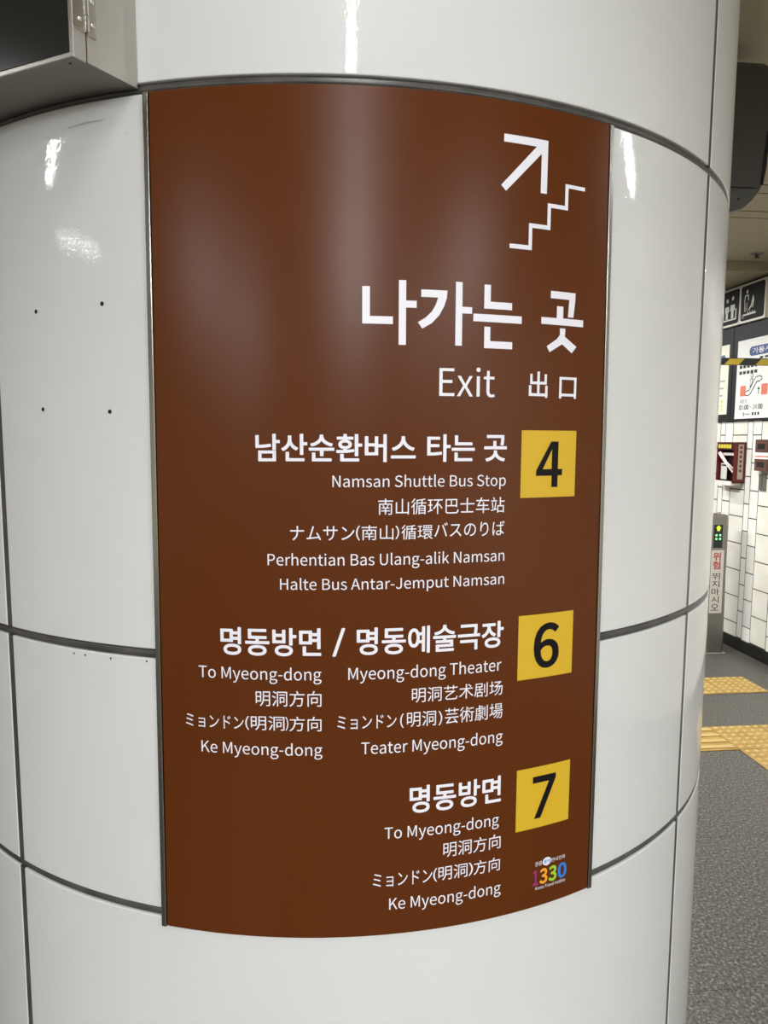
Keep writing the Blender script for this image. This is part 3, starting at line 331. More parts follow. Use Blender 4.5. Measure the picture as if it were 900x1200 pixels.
광|934|469 255 365 248 280 227 217 193 178 147 164 90 178 33 217 -14 280 -48 365 -69 469 -76 573 -69 658 -48 721 -14 760 33 774 90 760 147 721 193 658 227 573 248;469 189 544 185 605 172 650 152 679 124 688 90 679 55 650 28 605 7 544 -5 469 -9 394 -5 333 7 287 28 259 55 249 90 259 124 287 152 333 172 394 185;101 782 101 713 472 713 466 595 449 491 531 484 550 602 555 695 555 782;54 329 271 333 389 339 508 350 624 366 619 426 503 414 322 403 322 583 239 583 239 401 45 399;680 840 680 267 766 267 766 519 897 519 897 590 766 590 766 840
*극|934|698 -100 684 -94 679 -82 679 152 674 161 134 162 121 176 120 248 125 260 140 267 782 267 794 262 801 248 800 -88 794 -96 782 -100;44 366 32 380 32 452 38 467 50 472 644 472 653 476 671 632 673 704 668 708 152 709 141 716 137 728 138 800 146 812 158 815 776 815 792 806 793 638 775 476 782 472 884 472 896 467 902 452 902 386 899 374 893 368 884 365
기|934|720 840 720 -79 804 -79 804 840;105 740 105 672 449 672 426 546 376 431 299 328 195 238 62 160 107 92 269 192 390 309 472 441 519 585 534 740
*남|934|189 -85 171 -79 166 -67 166 269 169 281 176 287 759 289 771 287 779 281 783 269 783 -67 771 -83;291 21 286 29 286 179 291 184 657 184 662 179 662 29 657 21;669 304 663 311 660 323 660 839 665 851 675 857 765 858 777 852 783 839 783 649 909 645 919 629 919 557 913 545 903 540 783 539 780 311 765 301;93 371 81 376 75 389 75 791 78 803 87 811 183 811 197 797 198 485 201 480 411 492 585 520 598 515 605 503 615 431 611 419 603 413 507 395 333 376
내|934|539 819 539 -31 618 -31 618 396 747 396 747 -79 829 -79 829 840 747 840 747 466 618 466 618 819;95 233 95 158 276 162 410 176 483 188 473 262 348 242 180 233 180 729 95 729
*는|934|157 -76 143 -70 137 -52 137 212 143 224 156 230 241 230 253 226 258 218 262 32 793 31 805 26 811 14 811 -58 806 -70 793 -76;37 290 31 302 31 374 37 385 49 391 883 391 895 386 901 374 901 302 896 290 883 285 49 285;151 481 144 494 143 806 148 818 163 825 247 825 259 820 264 812 265 584 787 583 799 578 806 566 806 494 800 482 787 477 163 477
동|934|465 253 357 246 270 225 205 191 164 145 150 87 164 30 205 -17 270 -50 357 -71 465 -78 573 -71 660 -50 725 -17 765 30 779 87 765 145 725 191 660 225 573 246;465 187 544 183 608 170 655 150 684 122 695 87 684 52 655 25 608 4 544 -8 465 -12 386 -8 322 4 275 25 246 52 236 87 246 122 275 150 322 170 386 183;155 797 155 492 424 492 424 387 51 387 51 319 881 319 881 387 507 387 507 492 784 492 784 561 239 561 239 730 778 730 778 797
*동|934|374 -91 260 -67 194 -32 146 23 131 89 146 149 194 207 266 244 356 265 464 272 572 265 668 242 732 209 781 155 798 89 784 29 779 17 734 -33 668 -68 578 -89 464 -97;392 11 326 23 286 41 262 65 256 89 264 113 284 132 326 151 392 164 464 168 542 164 602 152 638 136 669 107 674 89 668 64 644 41 602 23 536 11 464 7;44 301 34 311 32 323 32 389 44 404 405 407 404 473 158 473 140 482 136 497 136 797 146 813 776 816 793 809 797 797 797 731 793 719 782 712 260 710 258 581 794 577 801 569 803 557 803 491 794 476 530 473 526 467 526 413 530 406 884 406 894 401 900 389 900 317 890 302
뛰|934|728 839 728 -79 812 -79 812 839;56 261 320 264 320 -50 404 -50 404 268 568 280 678 294 673 357 545 345 415 338 45 332;388 773 388 443 636 443 636 512 470 512 470 704 629 704 629 773;104 511 104 443 265 447 356 462 349 530 280 518 187 511 187 704 339 704 339 773 104 773
마|934|87 747 87 154 509 154 509 747;425 680 425 222 170 222 170 680;672 840 672 -79 756 -79 756 402 907 402 907 473 756 473 756 840
*면|934|218 -78 203 -72 197 -60 197 228 201 240 212 247 302 247 314 241 319 234 320 29 824 29 840 24 846 12 847 -60 841 -72 830 -78;722 150 708 156 703 168 703 384 698 393 536 393 531 390 530 324 524 316 512 311 92 311 80 316 74 330 74 756 80 773 92 778 512 779 524 774 530 763 531 702 536 697 698 697 703 702 703 840 709 852 722 858 806 858 820 852 825 834 825 168 820 156 810 150;200 416 195 420 195 426 197 672 410 672 410 420 404 416;536 500 531 504 532 588 701 588 703 510 698 500
*명|934|422 -90 392 -88 302 -63 236 -25 197 24 179 96 192 156 197 168 242 221 308 258 398 281 506 288 608 281 704 255 770 217 810 168 828 96 815 36 811 24 764 -30 698 -66 614 -88 506 -96;440 12 368 27 332 44 308 69 301 96 308 122 332 148 368 165 434 180 506 184 578 179 632 167 670 150 700 120 706 96 697 66 674 44 638 27 572 12 506 8;710 281 703 294 703 414 698 421 532 420 530 359 524 347 512 342 92 343 80 348 74 366 74 768 77 780 92 789 512 789 524 784 530 774 531 714 536 709 698 709 703 714 703 840 707 852 722 859 806 859 818 854 825 840 825 294 818 282 806 277 722 277;200 449 195 450 195 456 195 678 200 683 404 683 410 678 410 450;536 528 531 534 531 600 536 603 698 603 703 600 703 534 699 528
*방|934|387 -91 363 -89 273 -65 207 -27 167 23 150 89 151 101 165 161 210 215 279 253 363 274 471 282 573 275 663 252 729 216 775 161 791 95 777 29 729 -30 663 -67 579 -89 471 -97;423 11 339 26 303 43 279 67 272 95 278 119 303 143 339 160 399 173 471 177 543 173 603 159 639 142 663 119 669 95 661 65 639 43 603 26 543 12 471 8;669 272 660 287 661 845 675 858 765 859 777 853 783 839 783 629 897 628 909 625 918 611 917 533 903 520 783 517 781 281 765 269;81 341 73 347 69 359 69 779 75 796 87 801 171 801 183 797 190 785 191 671 195 663 405 663 412 665 412 785 417 795 429 801 513 801 525 797 533 779 533 359 529 347 513 339;195 445 191 455 193 557 412 557 411 448 405 445
*버|934|728 -99 710 -94 704 -81 704 405 698 411 530 410 528 153 525 141 518 135 86 132 72 141 68 153 68 765 76 783 86 787 170 787 182 783 188 777 193 549 404 548 407 555 410 777 416 784 428 787 518 784 525 777 528 765 529 519 698 518 703 519 704 525 706 849 716 858 728 859 806 859 823 849 825 -81 820 -93 812 -98;194 239 191 249 191 441 407 441 407 243 404 239
*산|934|196 -78 179 -72 174 -60 174 228 180 240 190 245 280 245 296 234 298 30 802 29 817 24 823 12 823 -60 818 -72 808 -78;676 143 664 150 660 162 660 840 665 852 676 858 766 859 778 852 783 840 783 582 790 577 898 577 910 574 918 558 918 486 912 474 904 469 783 468 782 156 778 149 766 143;88 270 76 279 29 348 31 366 118 413 175 462 219 522 247 594 257 672 257 786 262 796 274 803 370 800 378 786 378 672 388 600 418 534 460 480 518 432 598 392 605 378 601 366 559 300 550 293 538 293 478 320 419 360 370 408 322 477 309 450 272 396 220 342 160 300 100 271
*순|934|157 -78 142 -72 136 -60 136 204 139 216 151 225 241 225 256 216 259 30 787 29 803 24 809 12 809 -60 804 -72 793 -78;421 102 412 114 409 285 43 286 33 294 31 306 32 378 42 390 883 392 897 384 901 372 901 300 889 286 535 284 530 108 517 99;127 432 115 444 82 510 86 528 97 534 193 560 271 596 341 648 387 708 403 774 404 822 409 829 421 835 517 834 527 822 528 774 543 714 589 652 661 598 745 559 835 536 849 522 848 510 816 444 805 433 793 433 715 452 631 485 559 529 498 582 469 622 463 620 435 582 379 532 304 486 223 452
*술|934|158 -88 140 -82 134 -70 134 152 146 168 668 169 672 176 672 206 668 214 146 214 132 230 133 302 140 314 152 318 398 318 403 320 403 368 44 371 32 386 32 458 38 471 50 476 878 476 896 468 899 458 899 386 892 374 884 370 527 368 526 326 530 318 776 317 788 311 793 296 793 92 791 80 782 71 260 69 255 62 255 20 260 16 806 15 817 8 820 -4 820 -70 812 -85 800 -88;122 498 106 512 80 572 80 590 92 599 188 618 272 650 344 696 387 746 402 800 405 842 410 849 422 854 518 851 526 842 529 800 544 746 590 694 661 650 740 620 842 598 853 584 825 512 815 500 800 499 716 515 632 543 560 581 500 627 464 666 434 629 374 583 302 545 212 514
*스|934|38 31 32 44 32 116 38 129 50 134 884 134 897 128 902 116 902 44 897 32 884 26 50 26;110 295 70 368 68 386 80 397 176 428 257 476 332 544 382 626 399 710 400 782 416 795 506 795 518 791 526 776 526 710 543 626 596 542 668 476 752 427 848 397 856 392 861 380 821 302 812 292 800 290 716 317 632 360 557 416 494 484 464 534 434 486 374 421 296 361 212 318 128 290
시|934|718 840 718 -80 802 -80 802 840;292 761 292 596 280 492 245 393 192 305 124 233 46 182 97 112 160 151 216 203 265 267 305 340 336 419 367 344 407 276 456 216 511 167 571 130 621 197 544 246 477 316 424 401 389 496 377 596 377 761
안|934|307 775 229 764 164 733 112 685 79 623 67 548 79 474 112 412 164 364 229 333 307 322 384 333 450 364 501 412 535 474 546 548 535 623 501 685 450 733 384 764;307 702 358 694 401 674 435 641 457 599 465 548 457 498 435 456 401 424 358 403 307 396 256 403 213 424 179 456 157 498 149 548 157 599 179 641 213 674 256 694;679 840 679 163 764 163 764 490 899 490 899 561 764 561 764 840;192 233 192 -59 804 -59 804 10 275 10 275 233
역|934|193 248 193 180 722 180 722 -79 806 -79 806 248;302 716 352 709 394 689 428 657 449 616 457 568 449 518 428 477 394 445 352 425 302 418 251 425 207 445 174 477 153 518 145 568 153 616 174 657 207 689 251 709;722 636 722 499 527 499 535 539 537 568 534 610 527 636;302 788 225 777 160 748 109 701 77 640 65 568 77 495 109 434 160 387 225 357 302 346 348 350 390 361 428 378 462 401 489 430 722 430 722 299 806 299 806 840 722 840 722 705 490 705 462 733 428 756 390 774 348 784
*예|934|751 -98 737 -92 731 -80 732 844 745 858 835 858 847 851 851 838 851 -80 845 -92 835 -98;565 -51 555 -44 551 -32 551 244 547 249 439 247 421 208 392 166 355 134 307 111 259 104 178 124 124 166 79 238 52 334 43 442 52 556 78 646 121 716 185 766 253 781 307 775 353 754 391 721 421 679 439 640 445 636 547 636 551 640 551 820 554 832 571 839 649 839 661 836 667 828 669 -32 665 -44 655 -51;247 224 225 232 200 256 179 298 163 364 158 448 164 526 181 592 199 629 223 653 259 664 289 655 312 634 338 586 353 520 358 442 352 364 338 304 318 262 289 231 259 222;469 357 473 442 468 526 475 529 547 529 551 520 548 358
오|934|465 712 547 704 617 681 671 645 706 597 718 539 706 481 671 432 617 396 547 373 465 366 383 373 314 396 260 432 225 481 213 539 225 597 260 645 314 681 383 704;51 109 51 39 883 39 883 109 507 109 507 300 603 316 684 350 746 400 785 463 799 539 783 620 737 687 666 737 574 769 465 780 356 769 264 737 194 687 148 620 132 539 146 463 185 400 247 350 327 316 423 300 423 109
*위|934|725 -99 707 -94 700 -81 700 843 707 854 719 859 803 859 815 855 823 837 823 -81 817 -93 809 -98;311 -71 299 -64 294 -51 293 253 53 251 40 267 29 339 35 355 47 361 401 370 527 379 653 395 665 391 673 381 680 315 678 303 671 295 557 275 418 261 417 -57 401 -71;347 399 263 410 201 435 149 476 110 537 97 609 109 675 149 739 197 778 263 804 353 816 437 805 503 779 551 741 593 676 605 609 592 537 551 474 503 436 437 409;317 512 269 527 241 549 226 573 219 609 224 639 244 669 269 688 305 702 353 707 401 700 435 687 458 669 478 639 484 609 477 573 462 549 431 526 395 513 353 509
*장|934|388 -90 364 -88 274 -64 208 -27 166 24 150 90 164 156 214 215 280 251 364 272 472 280 574 273 670 247 730 214 774 162 790 96 777 30 730 -29 664 -66 580 -88 472 -96;424 12 340 26 304 43 279 66 272 90 280 118 304 141 340 158 400 171 472 175 544 171 598 159 634 143 664 114 669 90 662 66 640 44 604 27 544 13 472 9;676 268 664 276 660 288 660 840 665 852 676 858 766 859 778 852 783 840 784 627 898 625 910 622 918 606 917 534 911 522 904 518 783 516 782 282 778 274 766 267;82 284 30 360 30 378 40 386 118 425 172 468 219 528 248 594 258 678 256 683 64 686 53 702 53 774 60 786 76 791 562 791 576 786 582 774 583 702 574 687 562 684 388 684 382 683 380 678 391 600 419 540 465 486 520 445 592 412 601 402 598 384 556 315 544 310 532 313 478 336 421 372 370 418 322 484 308 456 269 402 220 354 160 313 94 283
전|934|722 839 722 586 537 586 537 517 722 517 722 166 806 166 806 839;220 225 220 -59 832 -59 832 10 304 10 304 225;80 765 80 696 284 696 284 651 273 574 242 502 194 439 130 387 54 350 97 282 159 312 214 350 261 398 300 452 328 512 356 457 393 409 439 366 491 331 549 304 592 371 518 406 456 456 410 515 380 581 370 651 370 696 571 696 571 765
지|934|718 840 718 -79 802 -79 802 840;80 745 80 675 293 675 293 559 281 464 246 370 193 285 127 215 51 164 100 97 160 136 216 188 266 251 306 322 337 400 368 327 409 261 459 204 515 156 577 120 623 187 546 233 479 299 426 378 391 467 379 559 379 675 593 675 593 745
*타|934|677 -98 659 -93 653 -80 654 844 659 854 671 859 755 859 767 855 775 838 775 496 779 490 905 490 917 487 926 472 926 400 921 388 911 382 779 381 775 376 775 -80 770 -92 761 -98;89 123 77 128 71 142 74 766 89 775 527 773 537 760 537 688 533 675 521 668 197 667 194 664 194 526 197 518 503 517 516 502 517 436 512 418 497 412 197 411 194 406 194 238 197 230 353 234 503 247 587 260 599 255 606 244 614 172 610 160 593 152 431 132 263 124
통|934|465 217 355 211 267 193 203 163 164 122 150 70 164 18 203 -23 267 -53 355 -71 465 -77 575 -71 662 -53 726 -23 765 18 779 70 765 122 726 163 662 193 575 211;465 153 545 150 609 140 656 123 685 99 695 70 685 40 656 17 609 0 545 -10 465 -13 384 -10 320 0 273 17 244 40 235 70 244 99 273 123 320 140 384 150;159 813 159 443 422 443 422 353 50 353 50 285 880 285 880 353 507 353 507 443 783 443 783 509 244 509 244 598 753 598 753 662 244 662 244 746 778 746 778 813
*험|934|212 -87 196 -81 190 -69 190 237 200 252 212 255 806 255 818 251 824 243 826 -69 818 -83 806 -87;314 26 313 141 320 147 698 147 704 143 704 27 698 22 320 22;716 264 705 273 702 285 702 465 698 470 560 473 550 483 550 561 554 573 566 580 698 581 702 585 704 849 722 860 812 859 824 849 826 837 826 279 818 267 806 263;290 284 242 290 182 312 128 354 96 405 86 459 98 527 134 581 182 617 242 640 320 648 392 640 452 618 504 579 538 525 549 465 536 400 505 351 452 312 392 290 320 282;308 387 278 390 253 399 226 417 211 441 206 465 212 491 224 510 243 525 278 539 320 543 356 539 386 529 410 511 424 489 428 465 422 436 409 417 386 400 356 390;44 657 36 663 32 675 32 747 38 759 50 764 254 764 256 849 261 861 272 867 362 868 374 862 379 849 380 765 584 764 596 759 603 747 602 669 596 660 584 655
호|934|465 508 539 503 598 489 643 467 671 437 680 400 671 363 643 333 598 311 539 297 465 292 391 297 331 311 287 333 259 363 250 400 259 437 287 467 331 489 391 503;423 825 423 705 91 705 91 636 838 636 838 705 507 705 507 825;465 575 362 567 279 545 217 509 178 460 164 400 176 343 209 297 263 261 334 237 423 225 423 97 51 97 51 28 883 28 883 97 507 97 507 225 595 237 667 261 721 297 754 343 766 400 752 460 713 509 651 545 567 567
화|934|331 541 376 536 414 523 443 501 461 472 467 437 461 402 443 373 414 351 376 338 331 333 285 338 247 351 219 373 200 402 194 437 200 472 219 501 247 523 285 536;331 607 259 599 199 577 154 541 125 494 115 437 123 386 145 343 182 308 230 284 288 270 288 170 40 167 53 95 266 98 384 104 505 115 625 133 619 195 523 183 373 173 373 270 431 283 479 308 516 342 539 385 547 437 537 494 508 541 462 577 403 599;674 840 674 -79 759 -79 759 379 902 379 902 450 759 450 759 840;288 838 288 728 56 728 56 660 604 660 604 728 373 728 373 838
*환|934|183 -78 168 -72 163 -60 163 168 167 180 177 187 267 188 281 180 285 168 286 30 795 29 808 24 814 12 814 -60 809 -72 795 -78;681 102 664 108 659 120 659 840 664 852 675 858 765 859 777 852 782 840 782 540 897 538 909 533 915 522 915 444 909 434 897 430 783 428 780 114 765 102;51 208 37 222 27 294 31 306 39 312 272 318 272 348 267 353 225 361 177 381 134 414 108 456 99 510 111 564 147 611 197 642 261 662 323 666 63 669 50 684 50 750 57 765 69 769 267 769 272 774 273 846 279 857 291 862 375 862 387 857 393 846 394 774 399 769 597 769 609 764 615 750 615 684 603 669 341 666 405 662 465 643 519 610 553 564 565 510 556 456 529 414 489 382 441 362 399 353 394 348 396 324 477 329 627 346 635 342 642 330 648 264 641 252 513 230 393 218 267 212;285 449 255 459 237 470 221 492 218 510 223 528 237 545 255 556 291 567 333 570 375 566 411 555 429 544 441 528 446 504 441 486 429 471 411 459 375 448 333 445
（|1015|706 386 715 271 742 166 784 69 840 -19 908 -97 969 -66 904 10 852 93 813 184 788 281 780 386 788 491 813 588 852 679 904 762 969 838 908 869 840 790 784 703 742 606 715 500
）|1015|310 386 300 500 274 606 231 703 175 790 108 869 47 838 111 762 164 679 203 588 227 491 236 386 227 281 203 184 164 93 111 10 47 -66 108 -97 175 -19 231 69 274 166 300 271
"""
CHARS = {}
for row in GLYPH_TABLE.strip('\n').split('\n'):
    ch, adv, loops = row.rsplit('|', 2)
    CHARS[ch] = (int(adv) / 1000, [[(int(q[i]) / 1000, int(q[i + 1]) / 1000) for i in range(0, len(q), 2)] for q in (l.split() for l in loops.split(';'))])
SPACE = 0.224
def inside(p, l):
    c = False
    for (x0, y0), (x1, y1) in zip(l, l[1:] + l[:1]):
        if (y0 > p[1]) != (y1 > p[1]) and p[0] < x0 + (p[1] - y0) / (y1 - y0) * (x1 - x0): c = not c
    return c
def islands(loops):
    """each outer outline of a character with the holes that lie in it"""
    area = [abs(sum(a[0] * b[1] - a[1] * b[0] for a, b in zip(l, l[1:] + l[:1]))) for l in loops]
    around = [[j for j in range(len(loops)) if j != i and area[j] > area[i] and inside(loops[i][0], loops[j])] for i in range(len(loops))]
    out = {i: [i] for i in range(len(loops)) if len(around[i]) % 2 == 0}
    for i in range(len(loops)):
        if len(around[i]) % 2: out[min((j for j in around[i] if j in out), key=lambda j: area[j])].append(i)
    return list(out.values())
def lettering(s, bold, a0, a1, b0, b1, f, m, parent, name='lettering', step=0.012, only=None):
    """flat print of the words s filling the box a0..a1, b0..b1; f(a, b) -> xyz on the carrier's surface; heavier weights widen each stroke"""
    from mathutils.geometry import tessellate_polygon
    bm = bmesh.new(); pen = 0.0
    for ch in s:
        if ch == ' ': pen += SPACE; continue
        adv, loops = CHARS['*' + ch] if bold and '*' + ch in CHARS else CHARS[ch]
        vs = [bm.verts.new((x + pen, y, 0)) for l in loops for x, y in l]
        start = [sum(len(l) for l in loops[:i]) for i in range(len(loops))]
        for part in islands(loops):
            idx = [start[i] + q for i in part for q in range(len(loops[i]))]
            for t in tessellate_polygon([[Vector((x, y, 0)) for x, y in loops[i]] for i in part]):
                try: bm.faces.new([vs[idx[q]] for q in t])
                except ValueError: pass
        pen += adv
    xs = [v.co.x for v in bm.verts]; ys = [v.co.y for v in bm.verts]
    x0, x1, y0, y1 = min(xs), max(xs), min(ys), max(ys)
    if only == 'cap': y0 = 0.0
    for v in bm.verts:
        v.co.x = a0 + (v.co.x - x0) / (x1 - x0) * (a1 - a0); v.co.y = b0 + (v.co.y - y0) / (y1 - y0) * (b1 - b0); v.co.z = 0
    if step:
        k = math.floor(a0 / step) + 1
        while k * step < a1:
            bmesh.ops.bisect_plane(bm, geom=bm.verts[:] + bm.edges[:] + bm.faces[:], plane_co=(k * step, 0, 0), plane_no=(1, 0, 0)); k += 1
    for v in bm.verts: v.co = f(v.co.x, v.co.y)
    out = bpy.data.meshes.new(name); bm.to_mesh(out); bm.free()
    return link(name, out, m, parent)
def bent_print(name, polys, f, m, parent, holes=(), step=0.012):
    """flat print from outlines"""
    from mathutils.geometry import tessellate_polygon
    bm = bmesh.new()
    for i, poly in enumerate(polys):
        loops = [poly] + (list(holes) if i == 0 else [])
        vs = [bm.verts.new((a, b, 0)) for l in loops for a, b in l]
        for t in tessellate_polygon([[Vector((a, b, 0)) for a, b in l] for l in loops]): bm.faces.new([vs[j] for j in t])
    bmesh.ops.recalc_face_normals(bm, faces=bm.faces[:])
    xs = [v.co.x for v in bm.verts]
    if step:
        k = math.floor(min(xs) / step) + 1
        while k * step < max(xs):
            bmesh.ops.bisect_plane(bm, geom=bm.verts[:] + bm.edges[:] + bm.faces[:], plane_co=(k * step, 0, 0), plane_no=(1, 0, 0)); k += 1
    for v in bm.verts: v.co = f(v.co.x, v.co.y)
    out = bpy.data.meshes.new(name); bm.to_mesh(out); bm.free()
    return link(name, out, m, parent)
def rect(a0, a1, b0, b1): return [(a0, b0), (a1, b0), (a1, b1), (a0, b1)]
def rrect(a0, a1, b0, b1, r, n=5):
    out = []
    for cx, cy, s in ((a1 - r, b0 + r, -90), (a1 - r, b1 - r, 0), (a0 + r, b1 - r, 90), (a0 + r, b0 + r, 180)):
        for i in range(n + 1):
            t = math.radians(s + 90 * i / n); out.append((cx + r * math.cos(t), cy + r * math.sin(t)))
    return out
def disc(cx, cy, rx, ry=None, n=20):
    ry = ry or rx
    return [(cx + rx * math.cos(2 * PI * i / n), cy + ry * math.sin(2 * PI * i / n)) for i in range(n)]

# ------------------------------------------------------------------ curved shells round the column axis
def cyl(a, r, z): return (r * math.sin(a), -r * math.cos(a), z)
def shell(name, a0, a1, z0, z1, rin, rout, bev, m, parent, da=math.radians(1.0), zrows=(), taper=None):
    """curved plate between angles a0..a1 with softly turned edges; taper(z) -> (a0, a1) for sides out of plumb"""
    w = a1 - a0; ea = bev / rout
    prof = [(0.0, None), (0.0, 1.0), (0.3, 0.30), (1.0, 0.0), (1.6, 0.0)]     # (distance in bevels, drop in bevels); None = rin
    aa = [p[0] * ea for p in prof]; n = max(2, int((w - 2 * aa[-1]) / da))
    cols = [(x, d) for x, d in zip(aa, [p[1] for p in prof])]
    cols += [(aa[-1] + (w - 2 * aa[-1]) * i / n, 0.0) for i in range(1, n)]
    cols += [(w - x, d) for x, d in reversed(list(zip(aa, [p[1] for p in prof])))]
    h = z1 - z0; za = [p[0] * bev for p in prof]
    rows = [(z, d) for z, d in zip(za, [p[1] for p in prof])]
    rows += [(z - z0, 0.0) for z in zrows]
    rows += [(h - z, d) for z, d in reversed(list(zip(za, [p[1] for p in prof])))]
    verts = []
    for z, dz in rows:
        for a, dd in cols:
            if dz is None or dd is None: r = rin
            else: r = rout - bev * max(dz, dd)
            aa0 = a0 + a
            if taper:
                l, q = taper(z0 + z); aa0 = l + (q - l) * a / w
            verts.append(cyl(aa0, r, z0 + z))
    nc = len(cols); faces = [(j * nc + i, j * nc + i + 1, (j + 1) * nc + i + 1, (j + 1) * nc + i) for j in range(len(rows) - 1) for i in range(nc - 1)]
    return link(name, mesh(name, verts, faces, True), m, parent)
def ring(name, z0, z1, prof, m, parent, n=360):
    """endless band: prof = [(t, r)] from top (t=1) to bottom (t=0)"""
    verts = []; k = len(prof)
    for i in range(n):
        a = 2 * PI * i / n
        for t, r in prof: verts.append(cyl(a, r, z0 + (z1 - z0) * t))
    faces = [(i * k + j, i * k + j + 1, ((i + 1) % n) * k + j + 1, ((i + 1) % n) * k + j) for i in range(n) for j in range(k - 1)]
    return link(name, mesh(name, verts, faces, True), m, parent)

# ================================================================== SETTING
TH = -BETA                                   # local X = v, local Y = u
def place(o, v, u, z): o.location = W(v, u, z); o.rotation_euler = (0, 0, TH); return o

floor = box('floor', (-6.2, -8.2, -0.10), (6.2, 9.4, -0.012), M['granite_dark']); place(floor, 0, 0, 0); tag(floor, kind='structure')
# granite slabs of the passage, 0.78 m a side, a hair apart
slab_me = bm_done(box_bm((0.0006, 0.0006, -0.012), (1.5594, 0.7794, 0.0), 0.0004), 'slab'); slab_me.materials.append(M['granite'])
for i in range(-3, 3):
    for j in range(-8, 11):
        u0 = 0.29 + 0.78 * j; v0 = 0.70 + 1.56 * i
        if v0 > WALLV - 0.02 or v0 < -5.0: continue
        s = bpy.data.objects.new('slab', slab_me); C.objects.link(s); s.parent = floor; s.location = (v0, u0, 0)
        if v0 + 1.56 > WALLV: s.scale = ((WALLV - v0) / 1.56, 1, 1)

ceil_ = box('ceiling', (-6.2, -8.2, CEIL + 0.02), (6.2, 4.89, CEIL + 0.12), M['ceiling_gap']); place(ceil_, 0, 0, 0); tag(ceil_, kind='structure')
edges = [-8.0, -6.8, -5.6, -4.4, -3.2, -2.0, -0.8, 0.4, 1.42, 2.424, 2.434, 3.448, 3.460, 3.566, 3.576, 3.84, 3.852, 3.955, 3.965, 4.88]
for a, b_ in zip(edges, edges[1:]):
    if b_ - a < 0.02: continue
    box('panel', (-6.1, a + 0.002, CEIL), (6.1, b_ - 0.002, CEIL + 0.02), M['ceiling'], ceil_)
bh = box('ceiling_bulkhead', (-6.2, 4.90, 2.855), (6.2, 9.4, 3.04), M['ceiling']); place(bh, 0, 0, 0); tag(bh, kind='structure')

wr = box('wall_right', (WALLV + 0.0022, -8.2, 0), (WALLV + 0.16, 9.4, 3.0), M['grout']); place(wr, 0, 0, 0); tag(wr, kind='structure')
def tile_mesh(w, h, m):
    me = bm_done(box_bm((-0.009, 0.0040, 0.0040), (0.0, w - 0.0040, h - 0.0040), 0.0008), 'tile'); me.materials.append(m); return me
TH_ = 0.2125
PER = [(0.19, 'w'), (0.105, 'm'), (0.068, 'n')]
u = 4.792 - 2 * 0.363; k = 0; tiles = 0
tm = {}
far_bm = bmesh.new()
while u < 6.9:
    w, t = PER[k % 3]; phase = 0.31 if k % 2 == 0 else 0.2035
    z = phase - TH_ * 2
    j = 0
    while z < CEIL:
        z0 = max(z, 0.0); z1 = min(z + TH_, CEIL)
        if z1 > 0.08:
            rnd = random.random()
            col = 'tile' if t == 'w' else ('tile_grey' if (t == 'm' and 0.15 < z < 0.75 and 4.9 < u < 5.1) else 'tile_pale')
            hidden = (u > 5.9 or u < 4.35 or z0 > 2.0)
            if not hidden:
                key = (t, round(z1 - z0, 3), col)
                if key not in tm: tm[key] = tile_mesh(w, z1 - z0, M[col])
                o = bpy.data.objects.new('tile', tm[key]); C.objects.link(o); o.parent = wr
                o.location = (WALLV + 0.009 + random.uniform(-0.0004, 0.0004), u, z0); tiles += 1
            else:
                box_bm((WALLV, u + 0.0016, z0 + 0.0016), (WALLV + 0.009, u + w - 0.0016, z1 - 0.0016), bm=far_bm)
        z += TH_; j += 1
    u += w; k += 1
ft = link('tile_field', bm_done(far_bm, 'tile_field'), M['tile'], wr); ft['kind'] = 'stuff'
wl_bm = bmesh.new()
u = -8.1
while u < 4.05:                               # the stretch of the same wall behind and beside the viewer
    z = 0.1
    while z < CEIL:
        box_bm((WALLV, u + 0.002, z + 0.002), (WALLV + 0.009, min(u + 0.19, 4.06) - 0.002, min(z + TH_, CEIL) - 0.002), bm=wl_bm); z += TH_
    u += 0.19
o = link('tile_field', bm_done(wl_bm, 'tile_field'), M['tile'], wr); o['kind'] = 'stuff'
sk = box('baseboard_right', (WALLV - 0.016, -8.2, 0), (WALLV + 0.008, 9.4, 0.095), M['skirt'], bevel=0.003); place(sk, 0, 0, 0); tag(sk, kind='structure')
for nm, lo, hi in (('wall_left', (-6.3, -8.3, 0), (-6.2, 9.4, 3.04)), ('wall_back', (-6.2, -8.3, 0), (WALLV, -8.2, 3.04)), ('wall_front', (-6.2, 9.3, 0), (WALLV, 9.4, 3.04))):
    o = box(nm, lo, hi, M['plaster']); place(o, 0, 0, 0); tag(o, kind='structure')

# ---------------- lamps
for x, y, ln, wd_, ax, watts, lab in LAMPS:
    t = root('ceiling_light', lab, 'light', (x, y, CEIL - 0.062), 0 if ax == 'x' else PI / 2, 'strip lights on the hall ceiling')
    h = ln / 2; w = wd_ / 2 + 0.03
    bm = bmesh.new()
    box_bm((-h - 0.03, -w, 0.020), (h + 0.03, w, 0.060), bm=bm)
    for s in (-1, 1): box_bm((-h - 0.03, s * w - 0.004, -0.012), (h + 0.03, s * w + 0.004, 0.020), bm=bm)
    link('housing', bm_done(bm, 'housing'), M['lamp_housing'], t)
    link('tube', bm_done(tube_bm([(-h, 0, 0.004), (h, 0, 0.004)], 0.013, 10), 'tube', True), M['lamp_glow'], t)
    ld = bpy.data.lights.new('tube_light', 'AREA'); ld.shape = 'RECTANGLE'; ld.size = ln; ld.size_y = wd_ * 0.24; ld.energy = watts
    ld.color = (0.97, 0.985, 1.0)
    lo = bpy.data.objects.new('tube_light', ld); C.objects.link(lo); lo.parent = t; lo.location = (0, 0, -0.014)

